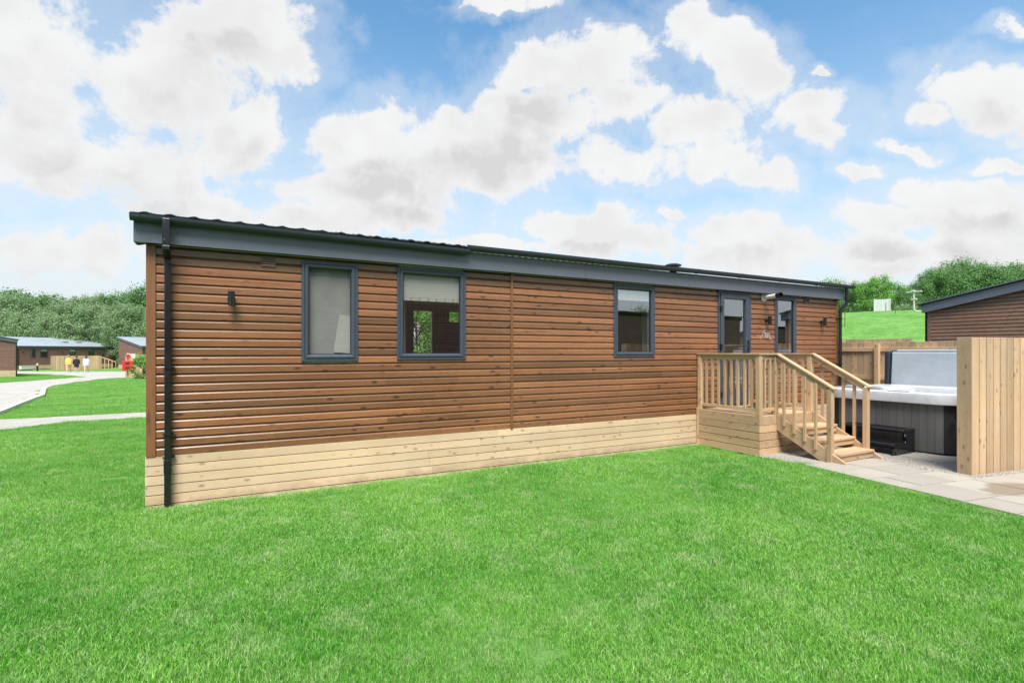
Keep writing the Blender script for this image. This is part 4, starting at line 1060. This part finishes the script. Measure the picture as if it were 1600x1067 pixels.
LW = 'broadleaved tree in the dense wood beyond the far lodges'
rowsL = [(78, 9.4/11, 34), (86, 1.0, 36), (95, 1.10, 40)]
for ri, (D, sc, stp) in enumerate(rowsL):
    px = -230+ri*13
    while px < 330:
        pr = protoL[[0,3,1][random.randrange(3)] if ri < 2 else random.choice([1,2,2])]
        plant(pr, px+random.uniform(-8, 8), D+random.uniform(-2.5, 2.5), sc*random.uniform(.76, .98), LW, 'trees of the wood beyond the far lodges'); px += stp
# hillside trees on the right
hr = [(1300,56,1.0,0),(1325,55,.78,0),(1345,54,.92,1),(1372,53,.95,1),(1398,55,.90,1),(1418,52,.72,0),(1436,55,.9,0),(1462,56,1.12,2),(1484,54,1.28,0),(1500,57,1.35,2),(1526,56,1.22,2),(1552,55,1.30,0),(1572,58,1.38,2),(1596,55,1.30,0),(1625,57,1.35,2),(1660,56,1.3,0),(1700,57,1.3,1),(1750,56,1.3,2)]
HL = {0: 'dark green tree in the row along the top of the grass bank', 1: 'fresh green leafy tree at the top of the bank behind the white screen', 2: 'taller dark tree on the bank above the neighbouring lodge roof'}
for (px, D, sc, k) in hr: plant(protoR[k], px, D, sc*.75, HL[k], 'trees along the top of the bank')
# trees behind the lodge (seen through its windows) and across the lawn (seen as reflections)
for (px, D) in ((590,34),(650,36),(700,38),(740,35),(800,40)): plant(protoR[1], px, D, 1.0, 'green tree seen through the windows of the near lodge', 'trees behind the near lodge')
for i, (x, y, s_) in enumerate(((38,-44,1.3),(43,-47,1.6),(48,-45,1.5),(32,-46,1.2),(54,-50,1.6),(27,-44,1.2))): plant(protoR[0], 0, 0, s_*.85, 'dark tree mirrored in the glass of the near lodge', 'trees across the lawn', xy=(x, y))
# shrub beside the fire point
shr = tree_proto('shrub', 1.9, 2.0, .1, 26, 110, .13, fresh, barkd); shr.name = 'shrub'
shr.scale = (.85,.85,.85); x, y = Wp(224, 37.2); shr.location = (x, y, ground_z(x, y)); tag(shr, 'bushy green shrub beside the red fire point and fence', 'shrub')
dk = tree_proto('weed_clump', .5, 1.6, .05, 10, 60, .12, sage, barkd); x, y, z = hillp(1413, 43); dk.location = (x, y, z); tag(dk, 'pale leafy clump on the grass bank right of the white screen', 'plant')

# ------------------------------------------------------------------ walkers
def person(px, D, hd, top, topc, bottomc, hairc, label, ht=1.68, stride=.22, hood=False, skirt=False):
    x, y, z = place(px, D); rt = thing('person', (x, y, z), label, 'person', 'people walking along the lane', rz=hd); rt.scale = (ht/1.7,)*3
    me = bpy.data.meshes.new('body')
    P = {'pel':(0,0,.92,.13),'wai':(0,0,1.08,.115),'che':(0,0,1.30,.135),'nek':(0,0,1.45,.055),'chin':(0,-.015,1.53,.07),'head':(0,0,1.62,.092),
      'shl':(-.17,0,1.39,.055),'shr':(.17,0,1.39,.055),'ell':(-.24,.02,1.12,.042),'elr':(.24,.0,1.12,.042),'wrl':(-.24,-.10,.90,.028),'wrr':(.25,-.06,.88,.028),'hnl':(-.235,-.13,.82,.026),'hnr':(.25,-.09,.80,.026),
      'hil':(-.09,0,.86,.095),'hir':(.09,0,.86,.095),'knl':(-.10,-stride*.6,.48,.062),'knr':(.10,stride*.4,.48,.062),'anl':(-.10,-stride,.09,.036),'anr':(.10,stride*1.3,.11,.036),'tol':(-.10,-stride-.15,.03,.032),'tor':(.10,stride*1.3-.13,.04,.032)}
    names = list(P); idx = {n_: i for i, n_ in enumerate(names)}
    ed = [('pel','wai'),('wai','che'),('che','nek'),('nek','chin'),('chin','head'),('che','shl'),('che','shr'),('shl','ell'),('ell','wrl'),('wrl','hnl'),('shr','elr'),('elr','wrr'),('wrr','hnr'),('pel','hil'),('pel','hir'),('hil','knl'),('knl','anl'),('anl','tol'),('hir','knr'),('knr','anr'),('anr','tor')]
    me.from_pydata([P[n_][:3] for n_ in names], [(idx[a], idx[b]) for a, b in ed], []); me.materials.append(plain('skin_tone', (.62,.40,.30), .6))
    bo = bpy.data.objects.new('body', me); COL.objects.link(bo); bo.parent = rt
    sk = bo.modifiers.new('skin', 'SKIN'); 
    for i, n_ in enumerate(names): me.skin_vertices[0].data[i].radius = (P[n_][3],)*2; me.skin_vertices[0].data[i].use_root = (i == 0)
    ss = bo.modifiers.new('smooth', 'SUBSURF'); ss.levels = 1; ss.render_levels = 2; sk.use_smooth_shade = True
    def shell(nm, rings, mat, n=16):
        mm = MB(); v = []
        for (cx, cy, cz, rx, ry) in rings:
            for k in range(n): a = 2*math.pi*k/n; v.append((cx+rx*math.cos(a)*(1+.04*math.sin(3*a)), cy+ry*math.sin(a), cz))
        q = len(rings); mm.add(v, [(i*n+k, i*n+(k+1)%n, (i+1)*n+(k+1)%n, (i+1)*n+k) for i in range(q-1) for k in range(n)]+[tuple(range((q-1)*n, q*n))]); return mm.build(nm, mat, rt, smooth=True, local=True)
    tm = plain('cloth_'+top, topc, .85); hem = .78 if not skirt else .70
    if hood or skirt: shell(top, [(0,0,hem,.27,.20),(0,0,1.0,.26,.19),(0,0,1.28,.23,.165),(0,0,1.41,.16,.11),(0,0,1.47,.07,.07)], tm)
    else: shell(top, [(0,0,.84,.19,.15),(0,0,1.05,.18,.145),(0,0,1.28,.215,.15),(0,0,1.41,.15,.10),(0,0,1.47,.065,.065)], tm)
    for s_, (a, b, c) in ((-1, ('shl','ell','wrl')), (1, ('shr','elr','wrr'))):
        mm = MB(); mm.tube([P[a][:3], P[b][:3], P[c][:3]], [.078,.066,.055], 10); mm.build('sleeve', tm, rt, smooth=True, local=True)
    bmt = plain('cloth_shorts_'+top, bottomc, .85)
    for (a, b) in (('hil','knl'), ('hir','knr')):
        mm = MB(); A, B = Vector(P[a][:3]), Vector(P[b][:3]); mm.tube([A+Vector((0,0,.08)), A.lerp(B, .45), A.lerp(B, .85)], [.115,.11,.10], 12); mm.build('shorts', bmt, rt, smooth=True, local=True)
    mm = MB(); mm.ball((0,.022,1.645), .108, 14, (1,1,1.05)); 
    if skirt: mm.ball((0,.09,1.52), .085, 10, (1,.8,1.7))
    mm.build('hair', plain('hair_'+top, hairc, .8), rt, smooth=True, local=True)
    for a in ('anl','anr'):
        mm = MB(); q = P[a]; mm.ball((q[0], q[1]-.07, .045), .06, 10, (.85,2.1,.8)); mm.build('shoe', plain('shoe_pale', (.5,.5,.5), .7), rt, smooth=True, local=True)
awayh = -YAW+R(180)+R(30)
person(107.5, 54, awayh, 'hooded_coat', (.72,.48,.10), (.55,.42,.36), (.45,.20,.15), 'person in a baggy mustard yellow coat with bare legs, leftmost walker', 1.72, .25, hood=True)
person(119.5, 54.5, awayh, 'jacket', (.02,.02,.025), (.03,.03,.035), (.10,.05,.03), 'person in black jacket and black shorts walking between the two others', 1.66, .10)
person(135, 54.5, awayh, 'long_top', (.62,.55,.72), (.62,.55,.60), (.06,.035,.03), 'dark-haired person in a pale lilac and white top, rightmost walker', 1.70, .24, skirt=True)
